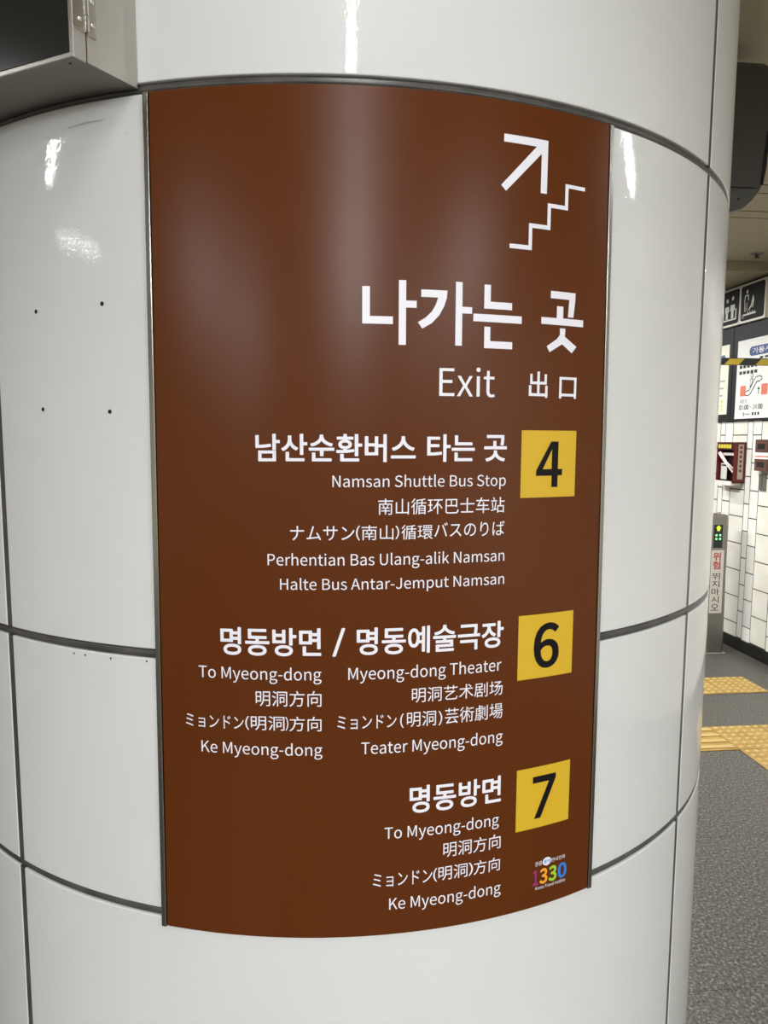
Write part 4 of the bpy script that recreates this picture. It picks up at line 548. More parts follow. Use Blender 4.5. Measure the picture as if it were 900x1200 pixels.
# ================================================================== COLUMN
R = 0.9
zAu, zAd = 1.65 + 0.5279 * R, 1.65 + 0.5123 * R
zBu, zBd = 1.65 - 0.3420 * R, 1.65 - 0.3581 * R
zCu, zCd = 1.65 - 0.7911 * R, 1.65 - 0.8068 * R
aR, aL = 0.7928, -0.6493
column = root('column', 'round station column clad in glossy white enamel panels with dark joints', 'column')
g = 0.0072 / R
seams = [aL, aR, aR + 1.47, aR + 2.94 - 0.06, aL + 2 * PI]
rows = [(zAu, CEIL - 0.002), (zBu, zAd), (zCu, zBd), (0.12, zCd)]
for ri, (z0, z1) in enumerate(rows):
    for a0, a1 in zip(seams, seams[1:]):
        shell('panel', a0 + g, a1 - g, z0, z1, R - 0.012, R, 0.0015, M['enamel'], column)
core = ring('core', 0, CEIL, [(1, R - 0.0085), (0, R - 0.0085)], M['core'], column)
ring('plinth', 0, 0.12, [(1, R - 0.01), (1, R + 0.004), (0, R + 0.004)], M['skirt'], column)
for z0, z1 in ((zAd, zAu), (zBd, zBu), (zCd, zCu)):
    ring('joint_strip', z0 - 0.001, z1 + 0.001, [(1.0, R - 0.006), (0.88, R - 0.006), (0.82, R - 0.0035), (0.74, R - 0.0025), (0.45, R - 0.0012), (0.28, R - 0.0016), (0.20, R - 0.0045), (0.0, R - 0.005)], M['gasket'], column)
for ri, (z0, z1) in enumerate(rows):
    for a in seams[:-1]:
        shell('upright_joint', a - 0.0078 / R, a + 0.0078 / R, z0, z1, R - 0.009, R - 0.0012, 0.0004, M['gasket'], column)
def on_col(s, z, r): return cyl(s / r, r, z)
def col_disc(name, a, z, rad, m, off=0.0004, ry=None):
    rr = R + off
    return bent_print(name, [disc(a * rr, z, rad, ry, 12)], lambda s, q: cyl(s / rr, rr, q), m, column, step=None)
HOLES = [(-0.5286, 1.8361), (-0.3862, 1.8388), (-0.5224, 1.6920), (-0.3786, 1.6872)]
for a, z in HOLES: col_disc('screw_hole', a, z, 0.0032, M['hole'])
CHIPS = [(-0.4738, 1.3209), (-0.4487, 1.3210), (-0.3945, 1.3214), (-0.3248, 1.3233), (-0.5141, 2.0431), (-0.5830, 2.0403), (-0.3328, 2.0634), (-0.3564, 2.0791), (-0.3110, 1.9824), (-0.5704, 1.1508), (-0.4281, 1.1556), (-0.6632, 1.3024)]
for i, (a, z) in enumerate(CHIPS): col_disc('chip', a, z, 0.0016 if i < 4 else 0.0009, M['chip'] if i < 4 else M['scuff'])
SCUFF = [(-0.3956, 2.0831), (-0.3649, 2.0860), (-0.3345, 2.0853), (-0.3346, 2.0836), (-0.3650, 2.0832), (-0.3941, 2.0817)]
bent_print('scuff', [SCUFF], lambda s, q: cyl(s / R, R + 0.0003, q), M['scuff'], column)

# ================================================================== SIGN
RS = 0.904
RT = RS + 0.0006
def T(s, z): return cyl(s / RS, RT, z)
def T2(s, z): return cyl(s / RS, RT + 0.0005, z)
zS0, zS1 = 1.65 - 0.8178 * R, zAd - 0.0005
def sides(z):
    t = (z - 0.9164) / (2.1057 - 0.9164)
    return ((-0.2700 + 0.0087 * t) / RS, (0.4172 - 0.0100 * max(0, t) ** 2) / RS)
sign = root('wall_sign', 'tall brown curved exit sign with white lettering and yellow exit numbers on the column', 'sign')
l0, r0 = sides(zS0)
shell('board', l0, r0, zS0, zS1, R - 0.001, RS, 0.0008, M['brown'], sign, zrows=[zS0 + (zS1 - zS0) * i / 8 for i in range(1, 8)], taper=sides)
def strip_taper(side):
    def f(z):
        l, q = sides(z); 
        return (l - 0.0085 / RS, l - 0.0006 / RS) if side < 0 else (q + 0.0006 / RS, q + 0.0082 / RS)
    return f
for side in (-1, 1):
    f = strip_taper(side); a, b_ = f(zS0)
    shell('edge_strip', a, b_, zS0 - 0.001, zS1, R - 0.001, RS + 0.0020, 0.0010, M['strip'], sign, zrows=[zS0 + (zS1 - zS0) * i / 8 for i in range(1, 8)], taper=f)

ARROW = [(0.2252, 2.0672), (0.2955, 2.0672), (0.2950, 1.9956), (0.2848, 1.9956), (0.2850, 2.0483), (0.2297, 1.9922), (0.2221, 1.9994), (0.2768, 2.0568), (0.2252, 2.0568)]
STAIR = [(0.2370, 1.9225), (0.2671, 1.9225), (0.2671, 1.9529), (0.2972, 1.9529), (0.2972, 1.9834), (0.3268, 1.9834), (0.3268, 2.0136), (0.3624, 2.0136), (0.3624, 2.0083), (0.3325, 2.0083), (0.3325, 1.9777), (0.3027, 1.9777), (0.3027, 1.9470), (0.2726, 1.9470), (0.2726, 1.9163), (0.2370, 1.9163)]
bent_print('arrow', [ARROW], T, M['print_white'], sign)
bent_print('stair_symbol', [STAIR], T, M['print_white'], sign)
GLYPHS = [
    [[(0.0277, 1.8547), (0.0380, 1.8547), (0.0380, 1.8155), (0.0695, 1.8155), (0.0695, 1.8053), (0.0277, 1.8053)],
     [(0.0775, 1.8641), (0.0876, 1.8641), (0.0876, 1.8373), (0.1023, 1.8373), (0.1023, 1.8279), (0.0876, 1.8279), (0.0876, 1.7779), (0.0775, 1.7779)]],
    [[(0.1085, 1.8528), (0.1457, 1.8528), (0.1447, 1.8425), (0.1413, 1.8320), (0.1344, 1.8195), (0.1239, 1.8084), (0.1104, 1.8006), (0.1042, 1.8090), (0.1149, 1.8155), (0.1237, 1.8239), (0.1291, 1.8330), (0.1324, 1.8429), (0.1085, 1.8429)],
     [(0.1577, 1.8653), (0.1673, 1.8653), (0.1675, 1.8322), (0.1819, 1.8322), (0.1819, 1.8233), (0.1675, 1.8233), (0.1675, 1.7792), (0.1577, 1.7792)]],
    [[(0.1999, 1.8641), (0.2096, 1.8641), (0.2096, 1.8413), (0.2430, 1.8413), (0.2430, 1.8315), (0.1999, 1.8315)],
     [(0.1839, 1.8238), (0.2590, 1.8238), (0.2590, 1.8135), (0.1839, 1.8135)],
     [(0.2007, 1.8068), (0.2100, 1.8068), (0.2100, 1.7873), (0.2446, 1.7873), (0.2446, 1.7773), (0.2007, 1.7773)]],
    [[(0.3068, 1.8633), (0.3510, 1.8633), (0.3509, 1.8532), (0.3483, 1.8281), (0.3382, 1.8281), (0.3399, 1.8530), (0.3068, 1.8530)],
     [(0.3182, 1.8426), (0.3296, 1.8426), (0.3296, 1.8258), (0.3671, 1.8258), (0.3671, 1.8158), (0.2915, 1.8158), (0.2915, 1.8255), (0.3182, 1.8255)],
     [(0.3243, 1.8115), (0.3343, 1.8115), (0.3337, 1.7999), (0.3558, 1.7865), (0.3473, 1.7768), (0.3291, 1.7889), (0.3071, 1.7763), (0.3020, 1.7847), (0.3195, 1.7958), (0.3247, 1.8021)]],
]
for gl in GLYPHS: bent_print('lettering', gl, T, M['print_white'], sign)
LINES = [
    ('ナムサン', 0, -0.0722, 0.0171, 1.5088, 1.5291),
    ('(', 0, 0.0192, 0.0249, 1.5086, 1.5296),
    ('南山', 0, 0.0271, 0.0719, 1.5089, 1.5299),
    (')', 0, 0.0745, 0.0801, 1.5097, 1.5290),
    ('循環', 0, 0.0831, 0.1285, 1.5089, 1.5298),
    ('バスのりば', 0, 0.1309, 0.2389, 1.5111, 1.5324),
    ('ミョンドン', 0, -0.2300, -0.1424, 1.2329, 1.2523),
    ('(', 0, -0.1401, -0.1343, 1.2328, 1.2535),
    ('明洞', 0, -0.1319, -0.0830, 1.2329, 1.2543),
    (')', 0, -0.0817, -0.0775, 1.2332, 1.2538),
    ('方向', 0, -0.0760, -0.0300, 1.2325, 1.2545),
    ('ミョンドン', 0, -0.0074, 0.0780, 1.2346, 1.2550),
    ('(', 0, 0.0833, 0.0886, 1.2335, 1.2554),
    ('明洞', 0, 0.0933, 0.1367, 1.2340, 1.2568),
    (')', 0, 0.1404, 0.1462, 1.2334, 1.2552),
    ('芸術劇場', 0, 0.1504, 0.2425, 1.2342, 1.2581),
    ('ミョンドン', 0, 0.0443, 0.1338, 0.9905, 1.0121),
    ('(', 0, 0.1354, 0.1415, 0.9903, 1.0123),
    ('明洞', 0, 0.1434, 0.1896, 0.9910, 1.0133),
    (')', 0, 0.1912, 0.1985, 0.9915, 1.0129),
    ('方向', 0, 0.1998, 0.2437, 0.9914, 1.0138),
    ('Exit', 0, 0.1355, 0.2187, 1.7098, 1.7502),
    ('出', 1, 0.2736, 0.3056, 1.7104, 1.7480),
    ('口', 1, 0.3262, 0.3579, 1.7104, 1.7418),
    ('남산순환버스', 2, -0.1193, 0.1028, 1.6179, 1.6565),
    ('타는', 2, 0.1190, 0.1897, 1.6181, 1.6568),
    ('곳', 2, 0.2038, 0.2397, 1.6184, 1.6562),
    ('Namsan Shuttle Bus Stop', 0, -0.0133, 0.2392, 1.5784, 1.6005),
    ('南山循环巴士车站', 0, 0.0501, 0.2381, 1.5442, 1.5671),
    ('Perhentian Bas Ulang-alik Namsan', 0, -0.1044, 0.2395, 1.4679, 1.4907),
    ('Halte Bus Antar-Jemput Namsan', 0, -0.0872, 0.2401, 1.4340, 1.4557),
    ('명동방면', 2, -0.1744, -0.0299, 1.3428, 1.3838),
    ('/', 2, -0.0142, 0.0040, 1.3423, 1.3838),
    ('명동예술극장', 2, 0.0203, 0.2412, 1.3436, 1.3838),
    ('To Myeong-dong', 0, -0.2081, -0.0297, 1.3020, 1.3264),
    ('明洞方向', 0, -0.1242, -0.0299, 1.2689, 1.2921),
    ('Ke Myeong-dong', 0, -0.2066, -0.0290, 1.1903, 1.2145),
    ('Myeong-dong Theater', 0, 0.0084, 0.2385, 1.3021, 1.3270),
    ('明洞艺术剧场', 0, 0.1003, 0.2416, 1.2703, 1.2926),
    ('Teater Myeong-dong', 0, 0.0269, 0.2435, 1.1909, 1.2160),
    ('명동방면', 2, 0.0982, 0.2428, 1.1018, 1.1441),
    ('To Myeong-dong', 0, 0.0613, 0.2403, 1.0594, 1.0844),
    ('明洞方向', 0, 0.1506, 0.2440, 1.0272, 1.0509),
    ('Ke Myeong-dong', 0, 0.0686, 0.2459, 0.9480, 0.9733),
]
for s, bo, a0, a1, b0, b1 in LINES:
    lettering(s, bo, a0, a1, b0, b1, T, M['print_white'], sign, only='cap' if s == 'Exit' else None)
# yellow number plates and their figures
PLATES = [((0.2636, 0.3610), (1.5648, 1.6632)), ((0.2661, 0.3665), (1.2887, 1.3880)), ((0.2696, 0.3698), (1.0470, 1.1466))]
NUM = [[(0.3146, 1.6471), (0.3278, 1.6471), (0.3278, 1.6065), (0.3358, 1.6065), (0.3358, 1.5971), (0.3278, 1.5971), (0.3278, 1.5798), (0.3169, 1.5798), (0.3169, 1.5968), (0.2893, 1.5968), (0.2893, 1.6046)],
       None,
       [(0.2985, 1.1313), (0.3417, 1.1311), (0.3417, 1.1237), (0.3140, 1.0626), (0.3025, 1.0626), (0.3288, 1.1206), (0.2985, 1.1208)]]
for i, ((a0, a1), (b0, b1)) in enumerate(PLATES):
    pl = bent_print('number_plate', [rect(a0, a1, b0, b1)], T, M['plate_yellow'], sign)
    pl['label'] = 'yellow square exit number plate'
    if i == 1: d = lettering('6', 1, 0.2935, 0.3400, 1.3029, 1.3736, T2, M['print_black'], pl, 'digit')
    else: d = bent_print('digit', [NUM[i]], T2, M['print_black'], pl, holes=[[(0.3166, 1.6362), (0.3166, 1.6066), (0.3006, 1.6064)]] if i == 0 else ())
    d['label'] = 'black exit figure'
# small hotline emblem
lettering('관광', 1, 0.3070, 0.3202, 0.9822, 0.9898, T, M['print_white'], sign)
bub = bent_print('speech_bubble', [disc(0.3297, 0.9862, 0.0084, 0.0068, 24), [(0.3270, 0.9812), (0.3320, 0.9812), (0.3297, 0.9782)]], T, M['print_white'], sign)
lettering('통역', 1, 0.3235, 0.3356, 0.9830, 0.9895, T2, M['blue'], bub)
lettering('안내전화', 1, 0.3388, 0.3660, 0.9821, 0.9889, T, M['print_white'], sign)
for s, a0, a1, mm in (('1', 0.3038, 0.3135, 'magenta'), ('3', 0.3164, 0.3315, 'orange'), ('3', 0.3338, 0.3496, 'green'), ('0', 0.3516, 0.3698, 'blue')):
    o = lettering(s, 3, a0, a1, 0.9500, 0.9760, T, M[mm], sign, 'hotline_digit'); o['label'] = mm + ' hotline figure'
lettering('Korea Travel Hotline', 1, 0.3089, 0.3673, 0.9423, 0.9481, T, M['print_white'], sign)

# ================================================================== STAINLESS CABINET ON THE COLUMN
zb = 1.65 + 0.4681
P_back = Vector((-0.2733, -0.8575)); P_near = Vector((-0.3182, -0.9215)); P_front = Vector((-0.3272, -0.9367))
fr_dir = Vector((-0.892, 0.452)).normalized(); sd = (P_near - P_back).normalized()
cab = root('stainless_cabinet', 'brushed stainless wall cabinet with a dark glass door and hinge above the white panels', 'cabinet', (P_back.x, P_back.y, zb))
# local axes: ex along the front (to the cabinet's far side), ey out of the column
ex, ey = fr_dir, sd
def K(a, b, c): p = ex * a + ey * b; return (p.x, p.y, c)
def kbox(name, a, b, c, m, parent, bevel=0.0012):
    bm = box_bm((a[0], b[0], c[0]), (a[1], b[1], c[1]), bevel, 2)
    for v in bm.verts: v.co = K(*v.co)
    return link(name, bm_done(bm, name), m, parent)
dep = (P_near - P_back).length; dd = (P_front - P_back).length
CW, CH = 0.56, 0.62
def back(a):
    lo, hi = -0.05, 0.2
    for _ in range(40):
        mid = (lo + hi) / 2
        if (P_back + ex * a + ey * mid).length > R + 0.0006: hi = mid
        else: lo = mid
    return hi
outline = [(CW, dep - 0.0008), (0, dep - 0.0008)] + [(CW * i / 24, min(back(CW * i / 24), dep - 0.004)) for i in range(25)]
prism('body', outline, lambda a, b, d: K(a, b, d), CH, M['steel'], cab)
door = kbox('door', (0, CW), (dep + 0.0004, dd + 0.0015), (-0.001, CH), M['steel'], cab)
kbox('door_glass', (0.006, CW - 0.006), (dd + 0.0006, dd + 0.0026), (0.005, CH - 0.006), M['dark_glass'], door, 0.0006)
kbox('door_underside_shade', (0.002, CW - 0.002), (dep + 0.001, dd + 0.001), (-0.0016, -0.0010), M['steel_dull'], door, 0.0)  # darker steel sheet, paints the shade under the door
bm = bmesh.new(); p = K(0.018, (dep + dd) / 2, -0.0018)
bmesh.ops.create_cone(bm, cap_ends=True, segments=12, radius1=0.0016, radius2=0.0016, depth=0.0006, matrix=Matrix.Translation(p))
link('screw_hole', bm_done(bm, 'screw_hole'), M['hole'], door)
# butt hinge wrapped round the joint, its leaves on the side face
hz0, hz1 = 0.034, 0.130
prism('underside_shade', outline, lambda a, b, d: K(a, b, -d), 0.0005, M['steel_dull'], cab)  # thin darker sheet, shade under the cabinet put into its colour
hinge = kbox('hinge', (-0.0016, 0.0002), (dep + 0.0012, dd + 0.0006), (hz0, hz1), M['steel_bright'], cab, 0.0004)
kbox('hinge_leaf', (-0.0016, 0.0002), (dep - 0.0145, dep - 0.0012), (hz0 - 0.002, hz1), M['steel_bright'], hinge, 0.0004)
kn = bmesh.new()
for i in range(5): 
    za, zc = hz0 + (hz1 - hz0) * i / 5 + 0.0006, hz0 + (hz1 - hz0) * (i + 1) / 5 - 0.0006
    tube_bm([K(-0.0028, dep, za), K(-0.0028, dep, zc)], 0.0024, 12, kn)
link('knuckle', bm_done(kn, 'knuckle', False), M['steel_bright'], hinge)
for bb in (dep + 0.0095, dep - 0.0085):
    for zz in (hz0 + 0.012, hz0 + 0.040, hz0 + 0.070):
        bm = bmesh.new(); bmesh.ops.create_uvsphere(bm, u_segments=14, v_segments=8, radius=0.0030)
        c0 = Vector(K(-0.0018, bb, zz)); exx = Vector((ex.x, ex.y, 0))
        for v in bm.verts:
            d_ = v.co.dot(exx); v.co = v.co - exx * d_ * 0.5 + c0
        link('rivet', bm_done(bm, 'rivet', True), M['steel_bright'], hinge)

# ================================================================== TACTILE PAVING
def tactile(v0, u0, kind, label):
    o = root('tactile_tile', label, 'tile', W(v0, u0, 0.0), TH, 'yellow tactile paving tiles')
    box('slab', (0.001, 0.001, 0.0), (0.299, 0.299, 0.004), M['tactile'], o, 0.0012)
    if kind == 'dot':
        prof = [(0.0145, 0.004), (0.0135, 0.0070), (0.0100, 0.0088), (0.0, 0.0090)]
        vs = []; fs = []
        for r_, z_ in prof[:-1]:
            vs += [(r_ * math.cos(2 * PI * i / 14), r_ * math.sin(2 * PI * i / 14), z_) for i in range(14)]
        for k_ in range(2): fs += [(k_ * 14 + i, k_ * 14 + (i + 1) % 14, (k_ + 1) * 14 + (i + 1) % 14, (k_ + 1) * 14 + i) for i in range(14)]
        fs.append(tuple(range(28, 42)))
        if 'dome' not in tm:
            tm['dome'] = mesh('dome', vs, fs, True); tm['dome'].materials.append(M['tactile_worn'])
        for i in range(6):
            for j in range(6):
                d = bpy.data.objects.new('dome', tm['dome']); C.objects.link(d); d.parent = o; d.location = (0.027 + 0.0492 * i, 0.027 + 0.0492 * j, 0)
    else:
        for j in range(4):
            box('bar', (0.006, 0.020 + 0.073 * j, 0.004), (0.294, 0.056 + 0.073 * j, 0.0090), M['tactile_worn'], o, 0.003, 2)
tactile(2.260, 3.405, 'dot', 'yellow dotted tactile tile touching the end of the ribbed tiles')
tactile(2.562, 3.405, 'dot', 'yellow dotted tactile tile farther from the ribbed ones, nearer the tiled wall')
tactile(2.260, 3.103, 'dot', 'yellow dotted tactile tile closest to the camera, in front of the dotted row')
tactile(2.562, 3.103, 'dot', 'yellow dotted tactile tile of the near row, on the wall side')
tactile(1.958, 3.405, 'bar', 'yellow ribbed tactile tile beside the dotted ones at the column edge')
tactile(1.656, 3.405, 'bar', 'yellow ribbed tactile tile mostly hidden by the column')
tactile(2.680, 4.208, 'dot', 'yellow dotted tactile tile lying alone before the escalator post')
tactile(2.378, 4.208, 'dot', 'yellow dotted tactile tile of the far row, next to the column edge')

# ================================================================== ESCALATOR POST
post = root('escalator_post', 'slim stainless escalator gate post with a green lit arrow and danger sticker', 'post', W(3.085, 5.11, 0), TH)
bm = box_bm((-0.078, -0.072, 0.0), (0.078, 0.072, 1.085), 0.0, 1)
ev = [e for e in bm.edges if abs(e.verts[0].co.z - e.verts[1].co.z) > 0.5]
bmesh.ops.bevel(bm, geom=ev, offset=0.022, segments=5, profile=0.5, affect='EDGES')
for v in bm.verts:
    s_ = 1 - 0.13 * v.co.z / 1.085; v.co.x *= s_; v.co.y *= s_
te = [e for e in bm.edges if e.verts[0].co.z > 1.08 and e.verts[1].co.z > 1.08]
bmesh.ops.bevel(bm, geom=te, offset=0.016, segments=4, profile=0.5, affect='EDGES')
link('housing', bm_done(bm, 'housing', False), M['steel_dull'], post)
box('foot_plate', (-0.090, -0.084, 0), (0.088, 0.084, 0.008), M['steel'], post, 0.002)
bm = bmesh.new(); bmesh.ops.create_uvsphere(bm, u_segments=20, v_segments=10, radius=0.048)
for v in bm.verts: v.co.z = v.co.z * 0.42 + 1.078
link('sensor_dome', bm_done(bm, 'sensor_dome', True), M['steel_bright'], post)
def pf(off): return lambda a, b: (a, -0.072 * (1 - 0.13 * b / 1.085) - off, b)
def pd(a, b, d): return (a, -0.072 * (1 - 0.13 * b / 1.085) - d, b)
led = prism('display', rect(-0.048, 0.022, 0.831, 1.008), pd, 0.0025, M['led_panel'], post)
ar = [(-0.013, 1.002), (0.008, 0.982), (-0.003, 0.982), (-0.003, 0.962), (-0.023, 0.962), (-0.023, 0.982), (-0.034, 0.982)]
o = bent_print('arrow', [ar], pf(0.0032), M['led_arrow'], led, step=None); o['label'] = 'lit yellow-green arrow'
for cx in (-0.028, 0.002):
    for cz in (0.928, 0.900): bent_print('light_dot', [disc(cx, cz, 0.0085, n=12)], pf(0.0032), M['led_dot'], led, step=None)
st = prism('sticker', rect(-0.060, 0.042, 0.322, 0.812), pd, 0.0012, M['sticker'], post)
fz = 0.800
for s_, h_ in (('위', 0.068), ('험', 0.068)):
    lettering(s_, 3, -0.046, 0.016, fz - h_, fz - 0.004, pf(0.0020), M['red_print'], st, step=None); fz -= h_
fz = 0.636
for s_ in '뛰지마시오':
    lettering(s_, 1, -0.046, 0.016, fz - 0.052, fz, pf(0.0020), M['print_black'], st, step=None); fz -= 0.0605

# ================================================================== THINGS ON THE TILED WALL
# local frame of a wall thing: a runs to the reader's right (towards smaller u), b up, d out of the wall
def wall_root(name, label, cat, u_far, z, group=None): return root(name, label, cat, W(WALLV - 0.0005, u_far, z), TH, group)
def wd3(a, b, d): return (-d, -a, b)
def wf(off): return lambda a, b: (-off, -a, b)
# black backing board
bb = wall_root('backing_board', 'wide black backing board behind the posters under the pictogram signs', 'board', 5.56, 1.80)
prism('board', rect(0, 1.10, 0.0, 0.745), wd3, 0.018, M['black_board'], bb)
prism('upright_trim', rect(0.150, 0.190, 0.02, 0.745), wd3, 0.021, M['black_board'], bb)
# pictogram signs
def person_poly(cx, w, z0, z1):
    h = z1 - z0
    return [(cx - w * .5, z0 + h * .82), (cx + w * .5, z0 + h * .82), (cx + w * .52, z0 + h * .45), (cx + w * .30, z0 + h * .45), (cx + w * .28, z0), (cx - w * .28, z0), (cx - w * .30, z0 + h * .45), (cx - w * .52, z0 + h * .45)]
s1 = wall_root('pictogram_sign', 'black pictogram sign in a cream frame showing two standing figures', 'sign', 5.535, 2.545, 'pictogram signs over the black board')
prism('frame', rect(0, 0.259, 0, 0.292), wd3, 0.045, M['frame_white'], s1)
pnl = prism('face', rrect(0.012, 0.250, 0.016, 0.276, 0.022), wd3, 0.047, M['black_sheet'], s1)
bent_print('figure', [person_poly(0.095, 0.052, 0.062, 0.180), disc(0.095, 0.205, 0.014, 0.016)], wf(0.0476), M['pictogram'], pnl, step=None)
bent_print('figure', [person_poly(0.168, 0.058, 0.062, 0.188), disc(0.168, 0.215, 0.014, 0.017)], wf(0.0476), M['pictogram'], pnl, step=None)
bent_print('car_outline', [[(0.042, 0.046), (0.222, 0.046), (0.222, 0.132), (0.208, 0.132), (0.208, 0.058), (0.056, 0.058), (0.056, 0.118), (0.042, 0.118)]], wf(0.0476), M['pictogram'], pnl, step=None)
s2 = wall_root('pictogram_sign', 'black pictogram sign in a cream frame with an open-armed figure above toothed steps', 'sign', 5.271, 2.545, 'pictogram signs over the black board')
prism('frame', rect(0, 0.310, 0, 0.292), wd3, 0.045, M['frame_white'], s2)
pnl = prism('face', rrect(0.012, 0.298, 0.016, 0.276, 0.022), wd3, 0.047, M['black_sheet'], s2)
bent_print('figure', [disc(0.088, 0.228, 0.011, 0.015), [(0.062, 0.205), (0.108, 0.205), (0.112, 0.160), (0.104, 0.160), (0.100, 0.196), (0.070, 0.196), (0.062, 0.150), (0.056, 0.150)], [(0.060, 0.150), (0.066, 0.150), (0.072, 0.082), (0.064, 0.082)]], wf(0.0476), M['pictogram'], pnl, step=None)
bent_print('figure', [[(0.160, 0.196), (0.178, 0.160), (0.166, 0.100), (0.158, 0.100), (0.160, 0.150), (0.150, 0.110), (0.116, 0.082), (0.112, 0.090), (0.142, 0.124)]], wf(0.0476), M['pictogram'], pnl, step=None)
bent_print('step_teeth', [[(0.050, 0.052), (0.205, 0.052), (0.205, 0.064), (0.050, 0.064)]] + [[(0.100 + .026 * i, 0.062), (0.114 + .026 * i, 0.062), (0.107 + .026 * i, 0.082)] for i in range(4)], wf(0.0476), M['pictogram'], pnl, step=None)
bent_print('maroon_patch', [[(0.022, 0.034), (0.062, 0.034), (0.050, 0.066), (0.026, 0.066)], [(0.074, 0.080), (0.104, 0.080), (0.098, 0.150), (0.082, 0.150)]], wf(0.0474), M['pictogram_red'], pnl, step=None)
prism('shadow_gap_strip', rect(0.0, 0.31, 0.292, 0.302), wd3, 0.040, M['black_sheet'], s2)  # black strip standing in for the shadow gap above the sign
# posters
p1 = wall_root('poster', 'cream poster with a blue swirl, half hidden by the column edge', 'poster', 5.62, 1.858, 'notices on the black board')
prism('sheet', rect(0, 0.205, 0, 0.553), lambda a, b, d: wd3(a, b, 0.0185 + d), 0.0055, M['paper_cream'], p1)
bent_print('swirl', [[(0.06, 0.455), (0.10, 0.475), (0.140, 0.478), (0.158, 0.455), (0.150, 0.425), (0.120, 0.412), (0.06, 0.408), (0.06, 0.422), (0.118, 0.430), (0.136, 0.446), (0.130, 0.460), (0.10, 0.458), (0.06, 0.440)]], wf(0.0246), M['teal'], p1, step=None)
for i in range(3): bent_print('text_line', [rect(0.05, 0.165 - 0.012 * i, 0.262 - 0.058 * i, 0.276 - 0.058 * i)], wf(0.0246), M['ink_pale'], p1, step=None)
for i in range(3): bent_print('print_patch', [disc(0.135, 0.105 - 0.034 * i, 0.014)], wf(0.0246), M['sand'], p1, step=None)
p2 = wall_root('poster', 'white escalator notice with a blue heading pill and hours 05:00 ~ 24:00', 'poster', 5.300, 1.817, 'notices on the black board')
prism('sheet', rect(0, 0.62, 0, 0.600), lambda a, b, d: wd3(a, b, 0.0212 + d), 0.0028, M['paper'], p2)
pill = bent_print('heading_pill', [rrect(0.150, 0.520, 0.470, 0.540, 0.034, 6)], wf(0.0246), M['navy'], p2, step=None)
lettering('가동시간', 1, 0.190, 0.480, 0.484, 0.528, wf(0.0252), M['paper'], pill, step=None)
for i in range(2):
    for j in range(5): bent_print('text_mark', [rect(0.035 + 0.047 * j, 0.070 + 0.047 * j, 0.386 - 0.046 * i, 0.410 - 0.046 * i)], wf(0.0246), M['ink'], p2, step=None)
for j in range(4): bent_print('text_mark', [rect(0.28 + 0.06 * j, 0.32 + 0.06 * j, 0.440, 0.456)], wf(0.0246), M['ink'], p2, step=None)
bent_print('colour_block', [rect(0.058, 0.128, 0.172, 0.252)], wf(0.0246), M['salmon'], p2, step=None)
bent_print('colour_block', [rect(0.318, 0.392, 0.172, 0.252)], wf(0.0246), M['salmon'], p2, step=None)
ESC = [(0.125, 0.176), (0.165, 0.170), (0.190, 0.182), (0.262, 0.268), (0.300, 0.272), (0.322, 0.286), (0.322, 0.306), (0.300, 0.316), (0.250, 0.312), (0.235, 0.302), (0.168, 0.214), (0.135, 0.212), (0.118, 0.194)]
bent_print('escalator_outline', [ESC], wf(0.0247), M['ink'], p2, step=None)
cx_ = sum(p[0] for p in ESC) / len(ESC); cy_ = sum(p[1] for p in ESC) / len(ESC)
ESI = [(0.130, 0.182), (0.163, 0.177), (0.185, 0.188), (0.257, 0.276), (0.298, 0.279), (0.315, 0.290), (0.314, 0.302), (0.298, 0.309), (0.254, 0.305), (0.241, 0.296), (0.172, 0.207), (0.138, 0.205), (0.126, 0.194)]
bent_print('escalator_fill', [ESI], wf(0.0252), M['paper'], p2, step=None)
bent_print('rider', [disc(0.198, 0.322, 0.016, 0.018), [(0.178, 0.300), (0.214, 0.300), (0.206, 0.262), (0.178, 0.226)]], wf(0.0247), M['ink'], p2, step=None)
bent_print('rider_fill', [disc(0.198, 0.322, 0.010, 0.012), [(0.184, 0.294), (0.207, 0.294), (0.200, 0.264), (0.184, 0.244)]], wf(0.0252), M['paper'], p2, step=None)
bent_print('arrow', [[(0.283, 0.180), (0.291, 0.180), (0.291, 0.214), (0.304, 0.214), (0.287, 0.236), (0.270, 0.214), (0.283, 0.214)]], wf(0.0247), M['ink'], p2, step=None)
lettering('4호기', 1, 0.062, 0.150, 0.116, 0.150, wf(0.0246), M['ink'], p2, step=None)
lettering('05:00 ~ 24:00', 1, 0.056, 0.345, 0.068, 0.106, wf(0.0246), M['ink'], p2, step=None)
bent_print('emblem', [disc(0.118, 0.034, 0.013, 0.017)], wf(0.0246), M['ink_pale'], p2, step=None)
bent_print('text_mark', [rect(0.142, 0.196, 0.028, 0.038)], wf(0.0246), M['ink_pale'], p2, step=None)
for j in range(3): bent_print('text_mark', [rect(0.222 + 0.034 * j, 0.242 + 0.034 * j, 0.024, 0.046)], wf(0.0246), M['ink'], p2, step=None)

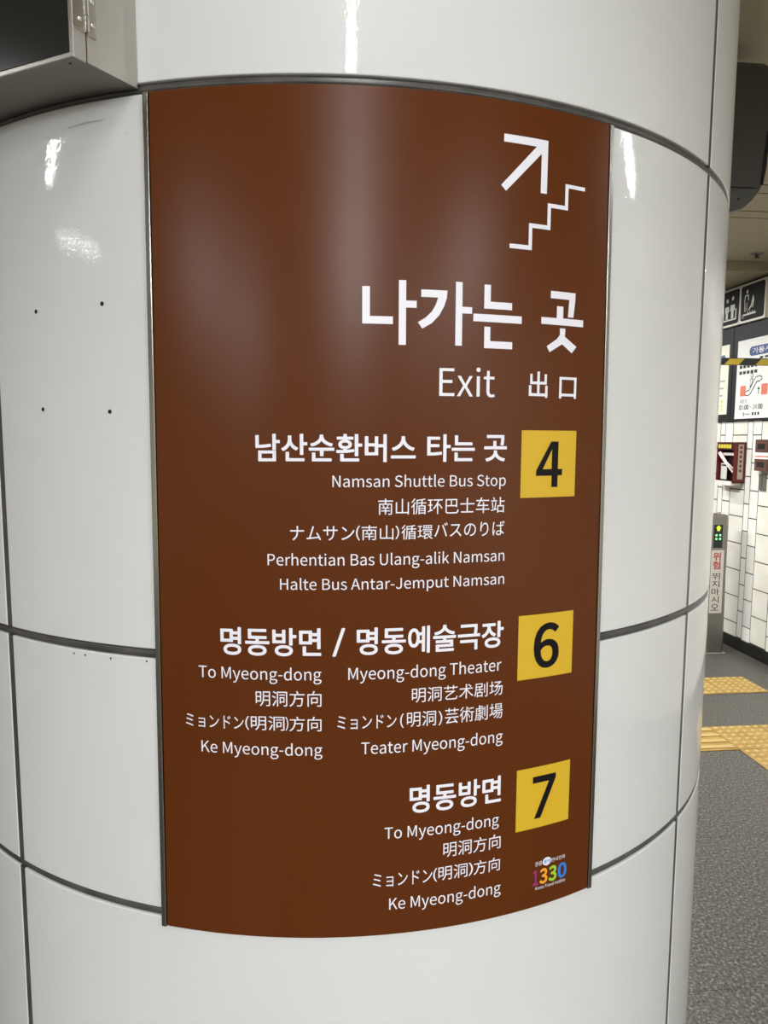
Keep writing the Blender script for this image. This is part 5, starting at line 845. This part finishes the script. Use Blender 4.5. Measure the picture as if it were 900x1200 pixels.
# extinguisher cabinet: shell open at the front, things inside it are its fittings
fx = wall_root('emergency_cabinet', 'maroon emergency equipment cabinet with a yellow header and white hoses on the tiled wall', 'cabinet', 5.420, 1.318)
FW, FH, FD = 0.262, 0.318, 0.082
bm = bmesh.new()
def wb(bm, a, b, d):
    box_bm((-d[1], -a[1], b[0]), (-d[0], -a[0], b[1]), 0.0, 1, bm)
wb(bm, (0, FW), (0, FH), (0.0, 0.006)); wb(bm, (0, FW), (0, 0.012), (0, FD)); wb(bm, (0, FW), (FH - 0.010, FH), (0, FD)); wb(bm, (0, 0.012), (0, FH), (0, FD)); wb(bm, (FW - 0.030, FW), (0, FH), (0, FD))
link('body', bm_done(bm, 'body'), M['red_box'], fx)
prism('back_panel', rect(0.012, FW - 0.030, 0.012, FH - 0.010), wd3, 0.012, M['red_dark'], fx)
hd = prism('header', rect(0.012, FW - 0.034, FH - 0.060, FH - 0.008), lambda a, b, d: wd3(a, b, FD - 0.004 + d), 0.004, M['red_dark'], fx)
for j in range(5): bent_print('text_mark', [rect(0.020 + 0.036 * j, 0.050 + 0.036 * j, FH - 0.048, FH - 0.018)], wf(FD + 0.0006), M['yellow_text'], hd, step=None)
for k_ in range(2):
    o_ = 0.024 * k_
    link('hose', bm_done(tube_bm([wd3(0.004 + o_, 0.236 + 0.004 * k_, FD - 0.012), wd3(0.10 + o_, 0.160, FD - 0.012), wd3(0.216, 0.082 + 0.030 * k_, FD - 0.012)], 0.008 - 0.002 * k_, 8), 'hose', True), M['hose'], fx)
prism('inner_shelf', rect(0.012, FW - 0.032, 0.212, 0.234), wd3, 0.050, M['hose'], fx)
prism('paper_notice', rect(0.030, 0.112, 0.022, 0.150), lambda a, b, d: wd3(a, b, 0.056 + d), 0.002, M['sticker'], fx)
prism('paper_heading', rect(0.040, 0.102, 0.128, 0.140), lambda a, b, d: wd3(a, b, 0.0582 + d), 0.001, M['ink'], fx)
prism('bottom_ledge', rect(-0.002, FW - 0.040, -0.022, 0.012), lambda a, b, d: wd3(a, b, 0.004 + d), FD, M['hose'], fx)
def sf(off): return lambda a, b: (-FD + a, -FW - off, b)          # near side of the cabinet faces the viewer
sp = bent_print('side_label', [rect(0.018, 0.062, 0.030, FH - 0.018)], sf(0.0006), M['sticker_dim'], fx, step=None)
for j in range(6): bent_print('text_mark', [rect(0.030, 0.050, FH - 0.052 - 0.036 * j, FH - 0.030 - 0.036 * j)], sf(0.0011), M['brown_device'], sp, step=None)
# right-hand device, box and plate
dv = wall_root('alarm_unit', 'small brown and white alarm unit on the tiles at the picture edge', 'alarm', 4.972, 1.425)
prism('upper_case', rect(0.0, 0.14, 0.140, 0.232), wd3, 0.050, M['brown_device'], dv)
prism('white_band', rect(0.0, 0.14, 0.088, 0.140), wd3, 0.044, M['paper'], dv)
prism('red_line', rect(0.0, 0.14, 0.104, 0.112), wd3, 0.046, M['salmon'], dv)
prism('lower_case', rect(0.0, 0.14, 0.0, 0.088), wd3, 0.050, M['brown_device'], dv)
prism('window', rect(0.030, 0.11, 0.030, 0.066), lambda a, b, d: wd3(a, b, 0.049 + d), 0.003, M['dark_glass'], dv)
prism('window', rect(0.030, 0.11, 0.162, 0.200), lambda a, b, d: wd3(a, b, 0.049 + d), 0.003, M['dark_glass'], dv)
gp = wall_root('switch_plate', 'narrow grey metal plate below the brown alarm unit', 'plate', 4.965, 1.278)
prism('cover', rect(0.0, 0.078, 0.0, 0.125), wd3, 0.010, M['grey_plate'], gp)
prism('slot', rect(0.028, 0.040, 0.018, 0.107), lambda a, b, d: wd3(a, b, 0.0098 + d), 0.0012, M['steel_dull'], gp)

# ================================================================== HAZARD BAR
hb = root('hazard_bar', 'yellow and black striped barrier bar hung across the passage in front of the notices', 'barrier', W(2.05, 4.60, 2.158), TH)
def hz3(a, b, d): return (a, -d, b)
prism('bar', rect(0, 1.255, 0, 0.048), hz3, 0.012, M['hazard_black'], hb)
x_ = 0.045
while x_ < 1.25:
    s_ = 0.048 / 1.0
    q = [(max(0, x_), 0.003), (min(1.255, x_ + 0.104), 0.003), (min(1.255, x_ + 0.104 + 0.040), 0.043), (max(0, x_ + 0.040), 0.043)]
    prism('stripe', q, lambda a, b, d: hz3(a, b, 0.012 + d), 0.0006, M['hazard_yellow'], hb); x_ += 0.225
for a in (0.1, 1.2):
    link('hanger', bm_done(tube_bm([(a, -0.006, 0.046), (a, -0.006, CEIL - 2.158)], 0.0015, 6), 'hanger'), M['ceiling_gap'], hb)

# ================================================================== HANGING MONITOR
mo = root('hanging_monitor', 'dark hanging passage monitor seen from behind under the ceiling beside the column', 'monitor', W(0, 2.3, 0), TH)
def mz3(a, b, d): return (a, -d, b)
OUT = [(1.00, 2.40), (1.398 - 0.02, 2.404), (1.425, 2.418), (1.456, 2.446), (1.478, 2.475), (1.494, 2.512), (1.502, 2.56), (1.502, 2.84), (1.494, 2.862), (1.470, 2.874), (1.00, 2.874)]
prism('shell', OUT, lambda a, b, d: (a, 0.10 - d, b), 0.10, M['monitor_trim'], mo)
prism('rear_cover', [(1.00, 2.482), (1.470, 2.482), (1.486, 2.520), (1.488, 2.56), (1.488, 2.84), (1.47, 2.858), (1.00, 2.858)], lambda a, b, d: (a, -d, b), 0.012, M['monitor_shell'], mo)
prism('side_stripe', [(1.474, 2.490), (1.482, 2.490), (1.500, 2.66), (1.488, 2.66)], lambda a, b, d: (a, -0.012 - d, b), 0.003, M['hole'], mo)  # black stripe up the right edge of the rear cover
prism('screw_hole', disc(1.408, 2.447, 0.004, n=10), lambda a, b, d: (a, -d, b), 0.001, M['hole'], mo)
for a in (1.12, 1.36): link('hanger', bm_done(tube_bm([(a, 0.05, 2.87), (a, 0.05, CEIL)], 0.012, 10), 'hanger'), M['monitor_trim'], mo)

# sprinkler on the ceiling
sp_ = root('sprinkler', 'small dark sprinkler head on the beige ceiling above the passage', 'sprinkler', W(3.02, 4.68, CEIL), TH)
bm = bmesh.new(); bmesh.ops.create_cone(bm, cap_ends=True, segments=20, radius1=0.036, radius2=0.046, depth=0.006, matrix=Matrix.Translation((0, 0, -0.0035)))
link('escutcheon', bm_done(bm, 'escutcheon'), M['steel_dull'], sp_)
link('head', bm_done(tube_bm([(0, 0, -0.006), (0, 0, -0.026)], 0.012, 10), 'head'), M['gasket'], sp_)
bm = bmesh.new(); bmesh.ops.create_cone(bm, cap_ends=True, segments=16, radius1=0.020, radius2=0.016, depth=0.003, matrix=Matrix.Translation((0, 0, -0.028)))
link('deflector', bm_done(bm, 'deflector'), M['gasket'], sp_)
